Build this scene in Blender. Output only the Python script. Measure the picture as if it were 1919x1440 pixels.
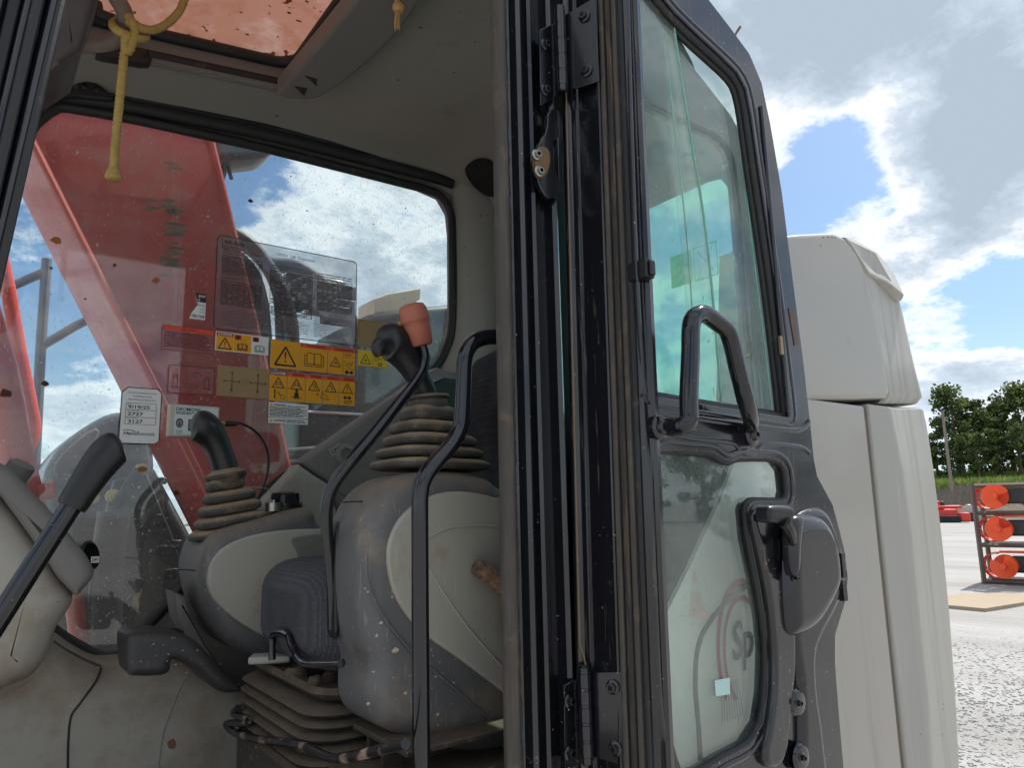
import bpy, bmesh, math, random
import numpy as np
from mathutils import Vector, Matrix
rnd = random.Random(7)
for o in list(bpy.data.objects): bpy.data.objects.remove(o)
scene = bpy.context.scene
COL = scene.collection

# ------------------------------------------------------------------ camera
YAW, PITCH, ROLL, FOC = math.radians(36.9), math.radians(9.7), math.radians(-1.24), 1350.0
CAM = Vector((0, 0, 1.75))
FW = Vector((math.sin(YAW)*math.cos(PITCH), math.cos(YAW)*math.cos(PITCH), math.sin(PITCH)))
_r = Vector((math.cos(YAW), -math.sin(YAW), 0)); _u = _r.cross(FW)
RT = math.cos(ROLL)*_r + math.sin(ROLL)*_u
UP = -math.sin(ROLL)*_r + math.cos(ROLL)*_u
cd = bpy.data.cameras.new('camera'); cam = bpy.data.objects.new('camera', cd); COL.objects.link(cam)
cd.sensor_width = 36.0; cd.lens = 36.0*FOC/1919.0; cd.clip_start = 0.02; cd.clip_end = 3000
cam.matrix_world = Matrix(((RT.x, UP.x, -FW.x, CAM.x), (RT.y, UP.y, -FW.y, CAM.y), (RT.z, UP.z, -FW.z, CAM.z), (0, 0, 0, 1)))
scene.camera = cam

# ------------------------------------------------------------------ world, sun, exposure
SUN_AZ, SUN_EL = math.radians(86), math.radians(58)
SUN = Vector((math.sin(SUN_AZ)*math.cos(SUN_EL), math.cos(SUN_AZ)*math.cos(SUN_EL), math.sin(SUN_EL)))
scene.view_settings.view_transform = 'Standard'; scene.view_settings.look = 'None'
scene.view_settings.exposure = 0.95; scene.view_settings.gamma = 1.0
cy = scene.cycles; cy.max_bounces = 6; cy.diffuse_bounces = 3; cy.glossy_bounces = 3; cy.transmission_bounces = 4; cy.transparent_max_bounces = 14
cy.caustics_reflective = False; cy.caustics_refractive = False; cy.sample_clamp_indirect = 6; cy.use_adaptive_sampling = True; cy.adaptive_threshold = .03
sl = bpy.data.lights.new('sun', 'SUN'); sl.energy = 2.9; sl.angle = math.radians(0.53); sl.color = (1, .95, .87)
so = bpy.data.objects.new('sun', sl); COL.objects.link(so)
so.rotation_euler = (-SUN).to_track_quat('-Z', 'Y').to_euler(); so.location = (0, 0, 30)

def ray(px, py): return FW + (px-959.5)/FOC*RT - (py-720)/FOC*UP

world = bpy.data.worlds.new('World'); scene.world = world; world.use_nodes = True
world.cycles.sampling_method = 'MANUAL'; world.cycles.sample_map_resolution = 256
def build_world():
    nt = world.node_tree; N = nt.nodes; L = nt.links; N.clear()
    def node(t, **kw):
        n = N.new(t)
        for k, v in kw.items(): setattr(n, k, v)
        return n
    def val(inp, v):
        if hasattr(v, 'links'): L.new(v, inp)
        else: inp.default_value = v
    def m(op, a, b=0.0, c=None, clamp=False):
        n = node('ShaderNodeMath', operation=op, use_clamp=clamp); val(n.inputs[0], a); val(n.inputs[1], b)
        if c is not None: val(n.inputs[2], c)
        return n.outputs[0]
    def vm(op, a, b=None, s=None):
        n = node('ShaderNodeVectorMath', operation=op); val(n.inputs[0], a)
        if b is not None: val(n.inputs[1], b)
        if s is not None: val(n.inputs['Scale'], s)
        return n
    out = node('ShaderNodeOutputWorld'); bg = node('ShaderNodeBackground'); bg.inputs[1].default_value = 0.12
    L.new(bg.outputs[0], out.inputs[0])
    sky = node('ShaderNodeTexSky', sky_type='NISHITA', sun_disc=False)
    sky.sun_elevation = SUN_EL; sky.sun_rotation = SUN_AZ; sky.air_density = 1.0; sky.dust_density = 1.6; sky.ozone_density = 1.3
    tc = node('ShaderNodeTexCoord'); d = tc.outputs['Generated']
    sep = node('ShaderNodeSeparateXYZ'); L.new(d, sep.inputs[0])
    zz = m('ADD', m('ABSOLUTE', sep.outputs[2]), 0.32)
    p = vm('SCALE', d, s=m('DIVIDE', 1.0, zz)).outputs[0]
    def noise(vec, scale, detail, rough, off=(0, 0, 0), dist=0.0):
        n = node('ShaderNodeTexNoise'); n.inputs['Scale'].default_value = scale; n.inputs['Detail'].default_value = detail
        n.inputs['Roughness'].default_value = rough; n.inputs['Distortion'].default_value = dist
        L.new(vm('ADD', vec, off).outputs[0], n.inputs['Vector']); return n.outputs['Fac']
    big = noise(p, 2.1, 2, .5, (3.1, 1.7, .4), .3)
    fine = noise(p, 5.6, 7, .66, (7.3, 2.2, 4.1))
    dens = m('ADD', m('MULTIPLY', m('SUBTRACT', big, .5), 1.5), m('MULTIPLY', m('SUBTRACT', fine, .5), 1.9))
    dens = m('ADD', dens, .26)
    # cloud banks and blue gaps that stand in the photographed part of the sky: (pixel, radius px, weight)
    for (x, y, r, w) in [(1555, 300, 150, -.85), (1500, 350, 90, -.35), (1640, 320, 80, -.40), (1700, 30, 290, .85), (1430, 90, 150, .62), (1820, 310, 130, .80), (1900, 450, 90, -.4),
                         (1560, 425, 70, .45), (1835, 600, 60, -.3), (1830, 690, 110, .3), (470, 330, 100, -.4), (740, 420, 220, .12), (50, 500, 100, -.4)]:
        v = ray(x, y).normalized(); s = r/FOC
        dist = vm('DISTANCE', d, tuple(v)).outputs['Value']
        g = node('ShaderNodeMapRange', interpolation_type='SMOOTHSTEP'); L.new(dist, g.inputs[0]); g.inputs[1].default_value = 0; g.inputs[2].default_value = s*1.9; g.inputs[3].default_value = w; g.inputs[4].default_value = 0
        dens = m('ADD', dens, g.outputs[0])
    mr = node('ShaderNodeMapRange', interpolation_type='SMOOTHSTEP'); L.new(dens, mr.inputs[0])
    mr.inputs[1].default_value = .02; mr.inputs[2].default_value = .34; mask = mr.outputs[0]
    # thick cores seen from below are grey, thin edges white
    cr = node('ShaderNodeValToRGB'); L.new(m('ADD', dens, m('MULTIPLY', m('SUBTRACT', fine, .5), .7)), cr.inputs[0])
    e = cr.color_ramp.elements; e[0].position = .10; e[0].color = (5.3, 5.4, 5.5, 1); e[1].position = .98; e[1].color = (2.1, 2.5, 2.95, 1)
    k = e.new(.36); k.color = (4.3, 4.5, 4.75, 1); k = e.new(.62); k.color = (2.8, 3.25, 3.75, 1)
    sk = node('ShaderNodeMixRGB', blend_type='MULTIPLY'); sk.inputs[0].default_value = 1; L.new(sky.outputs[0], sk.inputs[1]); sk.inputs[2].default_value = (.48, .58, .64, 1)
    mx = node('ShaderNodeMixRGB'); L.new(mask, mx.inputs[0]); L.new(sk.outputs[0], mx.inputs[1]); L.new(cr.outputs[0], mx.inputs[2])
    # low haze whitens the horizon
    hz = node('ShaderNodeMapRange', interpolation_type='SMOOTHSTEP'); L.new(sep.outputs[2], hz.inputs[0]); hz.inputs[1].default_value = .22; hz.inputs[2].default_value = -.02
    mx2 = node('ShaderNodeMixRGB'); L.new(m('MULTIPLY', hz.outputs[0], .65), mx2.inputs[0]); L.new(mx.outputs[0], mx2.inputs[1]); mx2.inputs[2].default_value = (4.2, 4.8, 5.4, 1)
    L.new(mx2.outputs[0], bg.inputs[0])
build_world()

# ------------------------------------------------------------------ pixel -> place on a known plane of the machine
def PY(x, y, Y): d = ray(x, y); return CAM + d*((Y-CAM.y)/d.y)
def PX(x, y, X): d = ray(x, y); return CAM + d*((X-CAM.x)/d.x)
def PZ(x, y, Z): d = ray(x, y); return CAM + d*((Z-CAM.z)/d.z)
def PN(x, y, p0, n):
    d = ray(x, y); n = Vector(n); return CAM + d*((Vector(p0)-CAM).dot(n)/d.dot(n))
def XZ(pts, Y): return [(PY(x, y, Y).x, PY(x, y, Y).z) for x, y in pts]

# ------------------------------------------------------------------ materials
def lin(r, g, b):
    f = lambda v: (v/255/12.92) if v/255 <= .04045 else ((v/255+.055)/1.055)**2.4
    return (f(r), f(g), f(b), 1)
MATS = {}
def mat(name, col, rough=.5, metal=0.0, spec=.5, coat=0.0, var=.18, vscale=9.0, dust=None, updust=None, speck=None, bump=None, streak=None, sheen=0, weave=None, scratch=None, trans=0):
    if name in MATS: return MATS[name]
    m = bpy.data.materials.new(name); m.use_nodes = True; MATS[name] = m
    nt = m.node_tree; N = nt.nodes; L = nt.links
    b = N['Principled BSDF']; tc = N.new('ShaderNodeTexCoord')
    col = tuple(col[:3])
    def noise(scale, detail=5, rgh=.6, vec=None, dist=0):
        n = N.new('ShaderNodeTexNoise'); n.inputs['Scale'].default_value = scale; n.inputs['Detail'].default_value = detail
        n.inputs['Roughness'].default_value = rgh; n.inputs['Distortion'].default_value = dist
        L.new(vec or tc.outputs['Object'], n.inputs['Vector']); return n.outputs['Fac']
    def mp(sock, a, bb, lo=0.0, hi=1.0):
        n = N.new('ShaderNodeMapRange'); n.clamp = True; L.new(sock, n.inputs[0])
        n.inputs[1].default_value = a; n.inputs[2].default_value = bb; n.inputs[3].default_value = lo; n.inputs[4].default_value = hi; return n.outputs[0]
    def mix(f, a, c, mode='MIX'):
        n = N.new('ShaderNodeMixRGB'); n.blend_type = mode
        for i, v in ((0, f), (1, a), (2, c)):
            if hasattr(v, 'links'): L.new(v, n.inputs[i])
            else: n.inputs[i].default_value = v if i == 0 else (*v[:3], 1)
        return n.outputs[0]
    def mth(op, a, c):
        n = N.new('ShaderNodeMath'); n.operation = op
        for i, v in ((0, a), (1, c)):
            if hasattr(v, 'links'): L.new(v, n.inputs[i])
            else: n.inputs[i].default_value = v
        return n.outputs[0]
    c = mix(noise(vscale), [v*(1-var) for v in col], [min(1, v*(1+var)) for v in col])
    r = None
    def roughmix(f, to):
        nonlocal r
        n = N.new('ShaderNodeMix'); n.data_type = 'FLOAT'; L.new(f, n.inputs[0])
        if r is None: n.inputs[2].default_value = rough
        else: L.new(r, n.inputs[2])
        n.inputs[3].default_value = to; r = n.outputs[0]
    if streak:   # (colour, amount, scale): stains drawn out vertically
        sc, am, s = streak; mpn = N.new('ShaderNodeMapping'); mpn.inputs['Scale'].default_value = (s, s, s*.06); L.new(tc.outputs['Object'], mpn.inputs[0])
        f = mp(noise(1, 6, .65, mpn.outputs[0]), .62-am*.4, .78-am*.3); c = mix(mth('MULTIPLY', f, .75), c, sc); roughmix(f, .75)
    if dust:     # (colour, amount, scale)
        dc, am, s = dust; f = mp(noise(s, 8, .68), .72-am*.45, .86-am*.25, 0, .85); c = mix(f, c, dc); roughmix(f, .85)
    if updust:   # dust that has settled on upward faces
        dc, am = updust; g = N.new('ShaderNodeNewGeometry'); sp = N.new('ShaderNodeSeparateXYZ'); L.new(g.outputs['Normal'], sp.inputs[0])
        f = mth('MULTIPLY', mp(sp.outputs[2], .15, .8, 0, am), mp(noise(30, 6), .25, .6, .4, 1)); c = mix(f, c, dc); roughmix(f, .9)
    if scratch:
        sc, am, s = scratch; mpn = N.new('ShaderNodeMapping'); mpn.inputs['Scale'].default_value = (s*3.5, s*3.5, s*.3); mpn.inputs['Rotation'].default_value = (.5, .6, .7); L.new(tc.outputs['Object'], mpn.inputs[0])
        f = mp(noise(1, 2, .5, mpn.outputs[0], .4), .70-am*.06, .76-am*.06, 0, .45); c = mix(f, c, sc)
    if speck:
        sc, am, s = speck; f = mp(noise(s, 2, .5), .74-am*.12, .77-am*.12); c = mix(f, c, sc); roughmix(f, .9)
    if weave:
        w = N.new('ShaderNodeTexVoronoi'); w.inputs['Scale'].default_value = weave; mpn = N.new('ShaderNodeMapping'); mpn.inputs['Scale'].default_value = (1, 1.0, 1.6); L.new(tc.outputs['Object'], mpn.inputs[0]); L.new(mpn.outputs[0], w.inputs['Vector'])
        w.inputs['Randomness'].default_value = .25
        bp = N.new('ShaderNodeBump'); bp.inputs['Strength'].default_value = .9; bp.inputs['Distance'].default_value = .0015; L.new(mth('SUBTRACT', 1, w.outputs['Distance']), bp.inputs['Height']); L.new(bp.outputs[0], b.inputs['Normal'])
        c = mix(mp(w.outputs['Distance'], .1, .6), c, [v*.35 for v in col])
    L.new(c, b.inputs['Base Color'])
    if r is None:
        r2 = mp(noise(vscale*2.3), .3, .7, max(.02, rough*.8), min(1, rough*1.25)); L.new(r2, b.inputs['Roughness'])
    else: L.new(r, b.inputs['Roughness'])
    b.inputs['Metallic'].default_value = metal; b.inputs['Specular IOR Level'].default_value = spec; b.inputs['Coat Weight'].default_value = coat
    b.inputs['Coat Roughness'].default_value = .08
    if bump and not weave:
        bp = N.new('ShaderNodeBump'); bp.inputs['Strength'].default_value = bump[0]; bp.inputs['Distance'].default_value = bump[2] if len(bump) > 2 else .002
        L.new(noise(bump[1], 6), bp.inputs['Height']); L.new(bp.outputs[0], b.inputs['Normal'])
    if trans:
        tr = N.new('ShaderNodeBsdfTranslucent'); L.new(c, tr.inputs[0]); ms = N.new('ShaderNodeMixShader'); ms.inputs[0].default_value = trans
        L.new(b.outputs[0], ms.inputs[1]); L.new(tr.outputs[0], ms.inputs[2]); L.new(ms.outputs[0], N['Material Output'].inputs[0])
    return m

def glass(name, tint=(.9, .97, .95), film=.06, filmcol=(.6, .58, .54), speck=.5, sscale=90, patch=.3, refl=1.0):
    """thin pane: tinted see-through, mirror by Fresnel, dust film, drips and dirt specks"""
    m = bpy.data.materials.new(name); m.use_nodes = True; MATS[name] = m
    nt = m.node_tree; N = nt.nodes; L = nt.links; N.remove(N['Principled BSDF'])
    tc = N.new('ShaderNodeTexCoord')
    def noise(scale, detail=4, rgh=.6, vec=None):
        n = N.new('ShaderNodeTexNoise'); n.inputs['Scale'].default_value = scale; n.inputs['Detail'].default_value = detail; n.inputs['Roughness'].default_value = rgh
        L.new(vec or tc.outputs['Object'], n.inputs['Vector']); return n.outputs['Fac']
    def mp(sock, a, b, lo=0, hi=1):
        n = N.new('ShaderNodeMapRange'); n.clamp = True; L.new(sock, n.inputs[0])
        for i, v in enumerate((a, b, lo, hi)): n.inputs[i+1].default_value = v
        return n.outputs[0]
    def mth(op, a, c):
        n = N.new('ShaderNodeMath'); n.operation = op; n.use_clamp = True
        for i, v in ((0, a), (1, c)):
            if hasattr(v, 'links'): L.new(v, n.inputs[i])
            else: n.inputs[i].default_value = v
        return n.outputs[0]
    tr = N.new('ShaderNodeBsdfTransparent'); tr.inputs[0].default_value = (*tint, 1)
    gl = N.new('ShaderNodeBsdfGlossy'); gl.inputs['Roughness'].default_value = .01; gl.inputs[0].default_value = (refl, refl, refl, 1)
    ge = N.new('ShaderNodeNewGeometry'); dt = N.new('ShaderNodeVectorMath'); dt.operation = 'DOT_PRODUCT'; L.new(ge.outputs['Incoming'], dt.inputs[0]); L.new(ge.outputs['Normal'], dt.inputs[1])
    sch = mth('ADD', mth('MULTIPLY', mth('POWER', mth('SUBTRACT', 1.0, mth('ABSOLUTE', dt.outputs['Value'], 0)), 5.0), .96), .042)   # Schlick, alike on both faces
    m1 = N.new('ShaderNodeMixShader'); L.new(sch, m1.inputs[0]); L.new(tr.outputs[0], m1.inputs[1]); L.new(gl.outputs[0], m1.inputs[2])
    df = N.new('ShaderNodeBsdfDiffuse'); df.inputs[0].default_value = (*filmcol, 1)
    tl = N.new('ShaderNodeBsdfTranslucent'); tl.inputs[0].default_value = (*filmcol, 1)
    dd = N.new('ShaderNodeMixShader'); dd.inputs[0].default_value = .5; L.new(df.outputs[0], dd.inputs[1]); L.new(tl.outputs[0], dd.inputs[2])
    mpn = N.new('ShaderNodeMapping'); mpn.inputs['Scale'].default_value = (1, 1, .6); L.new(tc.outputs['Object'], mpn.inputs[0])
    f = mp(noise(3.5, 6), .35, .7, film*.4, film*1.7)
    s1 = mth('MULTIPLY', mp(noise(sscale, 3, .5, mpn.outputs[0]), .62, .70), mth('MULTIPLY', mp(noise(5, 3), .45-.3*patch, .62), speck))
    s2 = mp(noise(sscale*.33, 2, .5), .73, .77, 0, speck)
    L.new(mth('MAXIMUM', mth('MAXIMUM', f, s1), s2), (m2 := N.new('ShaderNodeMixShader')).inputs[0]); L.new(m1.outputs[0], m2.inputs[1]); L.new(dd.outputs[0], m2.inputs[2])
    L.new(m2.outputs[0], N['Material Output'].inputs[0]); return m

TAN = lin(176, 150, 118); TAN2 = lin(140, 115, 88)
DUSTY = lin(128, 118, 104)
M_black = mat('black_paint', (.008, .009, .012), .18, coat=.5, dust=(DUSTY, .12, 22), speck=(TAN, .0, 160))
M_blackd = mat('black_paint_dusty', (.009, .009, .012), .16, coat=.5, dust=(lin(96, 90, 82), .12, 26), streak=(lin(104, 92, 78), .05, 120), speck=(TAN, .05, 170))
M_deep = mat('black_recess_paint', (.006, .006, .008), .4)
M_rub = mat('black_rubber', (.016, .016, .017), .55, dust=(TAN2, .25, 25), bump=(.2, 160))
M_rubdust = mat('dusty_rubber', lin(70, 66, 61), .75, dust=(lin(122, 102, 78), .38, 22), streak=(lin(96, 84, 70), .35, 160), bump=(.35, 220))
M_ruststrip = mat('mud_caked_rubber', (.03, .027, .025), .8, dust=(lin(84, 69, 52), .36, 50), streak=(lin(120, 94, 64), .2, 140), bump=(.6, 150))
M_liner = mat('headliner_plastic', lin(148, 143, 136), .62, var=.10, vscale=4, bump=(.12, 500, .0006), dust=(lin(112, 98, 80), .16, 3), speck=(lin(60, 56, 50), .02, 40))
M_linerd = mat('dark_trim_plastic', lin(118, 114, 109), .6, var=.12, vscale=6, bump=(.12, 500, .0006), dust=(lin(120, 106, 88), .18, 6))
M_shell = mat('console_shell_plastic', lin(94, 93, 93), .46, var=.25, vscale=7, bump=(.1, 600, .0005), dust=(lin(136, 120, 98), .46, 14), updust=(lin(136, 118, 94), .55), scratch=(lin(146, 141, 133), .8, 55), speck=(lin(176, 168, 154), .14, 130))
M_cream = mat('console_cream_plastic', lin(164, 160, 147), .5, var=.07, vscale=4, bump=(.08, 600, .0005), dust=(lin(140, 120, 94), .34, 9), scratch=(lin(190, 185, 174), .5, 60))
M_cowl = mat('grey_cowl_plastic', lin(166, 160, 148), .55, var=.1, vscale=4, bump=(.1, 500, .0006), dust=(lin(132, 108, 80), .56, 5), scratch=(lin(178, 170, 156), .5, 40), speck=(lin(190, 175, 150), .05, 90))
M_boot = mat('rubber_boot', (.050, .046, .042), .65, dust=(lin(146, 122, 94), .42, 22), updust=(lin(168, 144, 112), .85), bump=(.2, 120))
M_grip = mat('joystick_grip_rubber', (.012, .012, .013), .42, dust=(DUSTY, .10, 30), bump=(.1, 400, .0006))
M_fabric = mat('seat_fabric', lin(88, 88, 95), .9, var=.1, weave=190, sheen=.2)
M_fabric2 = mat('seat_back_fabric', lin(44, 45, 50), .9, var=.1, weave=260)
M_red = mat('red_boom_paint', lin(186, 46, 38), .42, var=.12, vscale=3, coat=.1, dust=(lin(172, 108, 94), .46, 6), streak=(lin(196, 170, 160), .10, 14), scratch=(lin(150, 60, 52), .4, 30))
M_redh = mat('red_rail_paint', lin(214, 62, 44), .4, var=.1)
M_tubeblk = mat('black_tube_paint', (.008, .009, .012), .10, coat=.3, var=.1, speck=(lin(120, 110, 100), .08, 140))
M_body = mat('cream_body_paint', lin(162, 157, 147), .34, var=.03, vscale=2, coat=.25, streak=(lin(150, 144, 134), .10, 16), dust=(lin(150, 140, 124), .10, 5), bump=(.03, 6))
M_bodyf = mat('cream_body_paint_scuffed', lin(162, 159, 150), .45, var=.04, vscale=3, streak=(lin(150, 148, 142), .28, 9), scratch=(lin(196, 194, 188), .3, 14), bump=(.04, 6))
M_seam = mat('panel_gap', lin(112, 102, 90), .8)
M_dkmetal = mat('dark_machine_metal', (.03, .032, .034), .5, dust=(lin(110, 100, 88), .3, 9))
M_hose = mat('hydraulic_hose', (.02, .02, .022), .45, updust=(lin(150, 140, 125), .5))
M_steel = mat('zinc_steel', lin(170, 165, 155), .35, metal=.9, dust=(lin(110, 90, 70), .2, 60))
M_gold = mat('yellow_zinc', lin(190, 160, 100), .4, metal=.8)
M_orange = mat('orange_knob_plastic', lin(172, 100, 80), .6, bump=(.3, 300, .0008), dust=(lin(150, 90, 70), .25, 40))
M_rope = mat('yellow_rope', lin(178, 150, 86), .9, var=.35, vscale=120, dust=(lin(132, 122, 60), .35, 14), bump=(.8, 420, .002))
M_rope2 = mat('tan_rope', lin(196, 158, 104), .85, var=.25, vscale=60)
M_hndl = mat('grey_tube_handle', lin(110, 98, 86), .5, dust=(lin(140, 118, 92), .3, 14))
M_hatch = mat('hatch_pane_plastic', lin(140, 100, 86), .35, var=.10, vscale=6, dust=(lin(128, 76, 54), .5, 11), speck=(lin(66, 32, 18), .55, 34), streak=(lin(168, 146, 140), .25, 6), bump=(.3, 60), trans=.62)
M_bellow = mat('dusty_bellows_rubber', (.035, .033, .031), .65, dust=(lin(112, 96, 76), .28, 22), updust=(lin(122, 104, 80), .55), bump=(.25, 140))
M_mud = mat('mud_caked_metal', lin(54, 48, 42), .85, dust=(lin(112, 95, 74), .38, 26), updust=(lin(118, 100, 76), .5), speck=(lin(180, 160, 130), .2, 200), bump=(.5, 120))
M_scrape = mat('scraped_black_paint', (.012, .012, .014), .35, dust=(lin(205, 172, 150), .42, 26))
M_sock = mat('socket_plastic', (.01, .01, .011), .35)
M_white = mat('white_print', lin(224, 224, 220), .5, var=.05, speck=(lin(90, 80, 70), .08, 300))
M_grey = mat('grey_print', lin(130, 134, 136), .5, var=.05)
M_ink = mat('black_print', (.015, .015, .017), .55, var=.05)
M_inkg = mat('faded_print', lin(70, 64, 66), .55, var=.05)
M_yel = mat('yellow_print', lin(232, 160, 12), .5, var=.06, vscale=20)
M_yel2 = mat('pale_yellow_print', lin(226, 186, 30), .5, var=.06, vscale=20)
M_orr = mat('orange_red_print', lin(222, 70, 40), .5, var=.08)
M_crim = mat('crimson_print', lin(160, 30, 44), .5, var=.08)
M_brown = mat('brown_tape', lin(158, 132, 92), .7, var=.14, vscale=30, dust=(lin(120, 96, 62), .25, 18))
M_pinkst = glass('clear_pink_film', (.95, .72, .72), .25, (.80, .50, .50), .1)
M_handw = mat('marker_handwriting', lin(66, 40, 34), .6)
M_boxp = mat('putty_box_plastic', lin(186, 184, 166), .55, var=.06, dust=(lin(150, 138, 110), .25, 20))
M_boxl = mat('box_label_print', lin(206, 214, 210), .4, var=.05)
M_strut = mat('weathered_grey_paint', lin(96, 104, 112), .5, dust=(lin(150, 150, 148), .3, 20))
M_tank = mat('dark_blue_grey_cover', lin(66, 76, 84), .3, coat=.3, dust=(lin(140, 142, 140), .3, 14))
M_beigem = mat('beige_paint', lin(198, 184, 160), .5)
G_side = glass('dusty_window_glass', (.935, .985, .98), .075, (.68, .64, .60), .5, 190, .9)
G_door = glass('green_tinted_glass', (.91, .98, .955), .14, (.66, .78, .72), .32, 60, .1)
G_low = glass('hazy_lower_glass', (.95, .99, .965), .10, (.84, .95, .88), .25, 120, .2)
G_rear = glass('rear_window_glass', (.80, .975, .93), .05, (.55, .70, .64), .3, 80, .2)
G_chart = glass('chart_film', (.84, .86, .87), .30, (.40, .40, .42), .2, 120, .1)
M_edge = mat('glass_edge', lin(160, 214, 196), .2, trans=.4)

# ------------------------------------------------------------------ mesh helpers
class MB:
    def __init__(s): s.v = []; s.f = []; s.m = []; s.mats = []
    def mi(s, mt):
        if mt not in s.mats: s.mats.append(mt)
        return s.mats.index(mt)
    def add(s, vs, fs, mt):
        o = len(s.v); s.v += [tuple(v) for v in vs]; k = s.mi(mt)
        for f in fs: s.f.append([i+o for i in f]); s.m.append(k)
        return s
    def box(s, lo, hi, mt, M=None):
        x0, y0, z0 = lo; x1, y1, z1 = hi
        vs = [Vector(p) for p in [(x0,y0,z0),(x1,y0,z0),(x1,y1,z0),(x0,y1,z0),(x0,y0,z1),(x1,y0,z1),(x1,y1,z1),(x0,y1,z1)]]
        if M: vs = [M @ v for v in vs]
        return s.add(vs, [(0,3,2,1),(4,5,6,7),(0,1,5,4),(1,2,6,5),(2,3,7,6),(3,0,4,7)], mt)
    def loft(s, rings, mt, caps=True, closed=True):
        n = len(rings[0]); vs = [p for r in rings for p in r]; fs = []
        for i in range(len(rings)-1):
            for j in range(n if closed else n-1):
                k = (j+1) % n; fs.append((i*n+j, i*n+k, (i+1)*n+k, (i+1)*n+j))
        if caps: fs += [tuple(range(n))[::-1], tuple(range((len(rings)-1)*n, len(rings)*n))]
        return s.add(vs, fs, mt)
    def tube(s, pts, r, mt, seg=12, smooth=0, flat=1.0):
        pts = [Vector(p) for p in pts]; rs = r if isinstance(r, (list, tuple)) else [r]*len(pts)
        if smooth: pts, rs = catmull(pts, rs, smooth)
        rings = []; prev = None
        for i, p in enumerate(pts):
            t = (pts[min(i+1, len(pts)-1)]-pts[max(i-1, 0)]).normalized()
            if prev is None:
                a = Vector((0, 1, 0)) if abs(t.y) < .9 else Vector((1, 0, 0)); u = t.cross(a).normalized()
            else: u = (prev - t*prev.dot(t)).normalized()
            prev = u; w = t.cross(u)
            rings.append([p + (u*math.cos(q)+w*math.sin(q)*flat)*rs[i] for q in [2*math.pi*k/seg for k in range(seg)]])
        return s.loft(rings, mt)
    def cyl(s, a, b, r, mt, seg=16, r2=None): return s.tube([a, b], [r, r2 if r2 is not None else r], mt, seg)
    def lathe(s, a, axis, prof, mt, seg=18):
        """prof: (distance along axis, radius)"""
        a = Vector(a); ax = Vector(axis).normalized(); u = ax.cross(Vector((.3, .2, .9))).normalized(); w = ax.cross(u)
        return s.loft([[a+ax*h+(u*math.cos(q)+w*math.sin(q))*max(r, 1e-4) for q in [2*math.pi*k/seg for k in range(seg)]] for h, r in prof], mt)
    def pillow(s, ol, y0, y1, r, mt, n=4, back=True):
        """outline in (x,z) stands between y0 (towards viewer) and y1; front edge rounded by r"""
        ol = list(ol)
        if area(ol) < 0: ol = ol[::-1]
        rings = [[(x, y0, z) for x, z in inset(ol, r+.0015)]]; sg = 1 if y1 > y0 else -1
        for i in range(n+1):
            a = math.pi/2*i/n; ins = r*(1-math.sin(a)); dy = r*(1-math.cos(a))
            rings.append([(x, y0+sg*dy, z) for x, z in inset(ol, ins)])
        rings.append([(x, y1, z) for x, z in ol])
        if sg < 0: rings = [q[::-1] for q in rings]
        return s.loft(rings, mt)
    def plate(s, ol, holes, y0, y1, mt):
        """flat plate in an x-z plane with holes, thickness y0..y1"""
        bm = bmesh.new(); loops = []
        for k, lp in enumerate([ol]+list(holes)):
            if (area(lp) < 0) != (k > 0): lp = lp[::-1]
            vs = [bm.verts.new((x, y0, z)) for x, z in lp]; loops.append(vs)
            for i in range(len(vs)): bm.edges.new((vs[i], vs[(i+1) % len(vs)]))
        bmesh.ops.triangle_fill(bm, use_beauty=True, use_dissolve=False, edges=bm.edges[:])
        bm.verts.index_update(); vv = [tuple(v.co) for v in bm.verts]; ff = [[v.index for v in f.verts] for f in bm.faces]; n = len(vv)
        f2 = []
        for f in ff:
            nz = (Vector(vv[f[1]])-Vector(vv[f[0]])).cross(Vector(vv[f[2]])-Vector(vv[f[0]])).y
            f2.append(f if nz*(y1-y0) < 0 else f[::-1])
        fs = f2 + [[i+n for i in f[::-1]] for f in f2]
        for vs in loops:
            ids = [v.index for v in vs]
            for i in range(len(ids)): a, c = ids[i], ids[(i+1) % len(ids)]; fs.append((a, c, c+n, a+n) if y1 < y0 else (a, a+n, c+n, c))
        bm.free(); return s.add(vv+[(x, y1, z) for x, y, z in vv], fs, mt)
    def build(s, name, parent=None, mt=None, bevel=0, seg=2, smooth=35, label=None, recalc=True):
        me = bpy.data.meshes.new(name); me.from_pydata([tuple(v) for v in s.v], [], s.f)
        for t in s.mats: me.materials.append(t)
        me.polygons.foreach_set('material_index', s.m)
        if recalc:
            bm = bmesh.new(); bm.from_mesh(me); bmesh.ops.recalc_face_normals(bm, faces=bm.faces[:]); bm.to_mesh(me); bm.free()
        me.update()
        if smooth:
            me.polygons.foreach_set('use_smooth', [True]*len(me.polygons)); me.set_sharp_from_angle(angle=math.radians(smooth))
        o = bpy.data.objects.new(name, me); COL.objects.link(o)
        if bevel:
            bv = o.modifiers.new('bevel', 'BEVEL'); bv.width = bevel; bv.segments = seg; bv.limit_method = 'ANGLE'; bv.angle_limit = math.radians(40); bv.harden_normals = False
        if parent is not None: adopt(o, parent)
        if label: o['label'] = label
        return o
def adopt(o, p):
    o.parent = p
    if p.type == 'EMPTY': o.matrix_parent_inverse = Matrix.Translation(-p.location)
def area(p): return .5*sum(p[i][0]*p[(i+1) % len(p)][1]-p[(i+1) % len(p)][0]*p[i][1] for i in range(len(p)))
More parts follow.
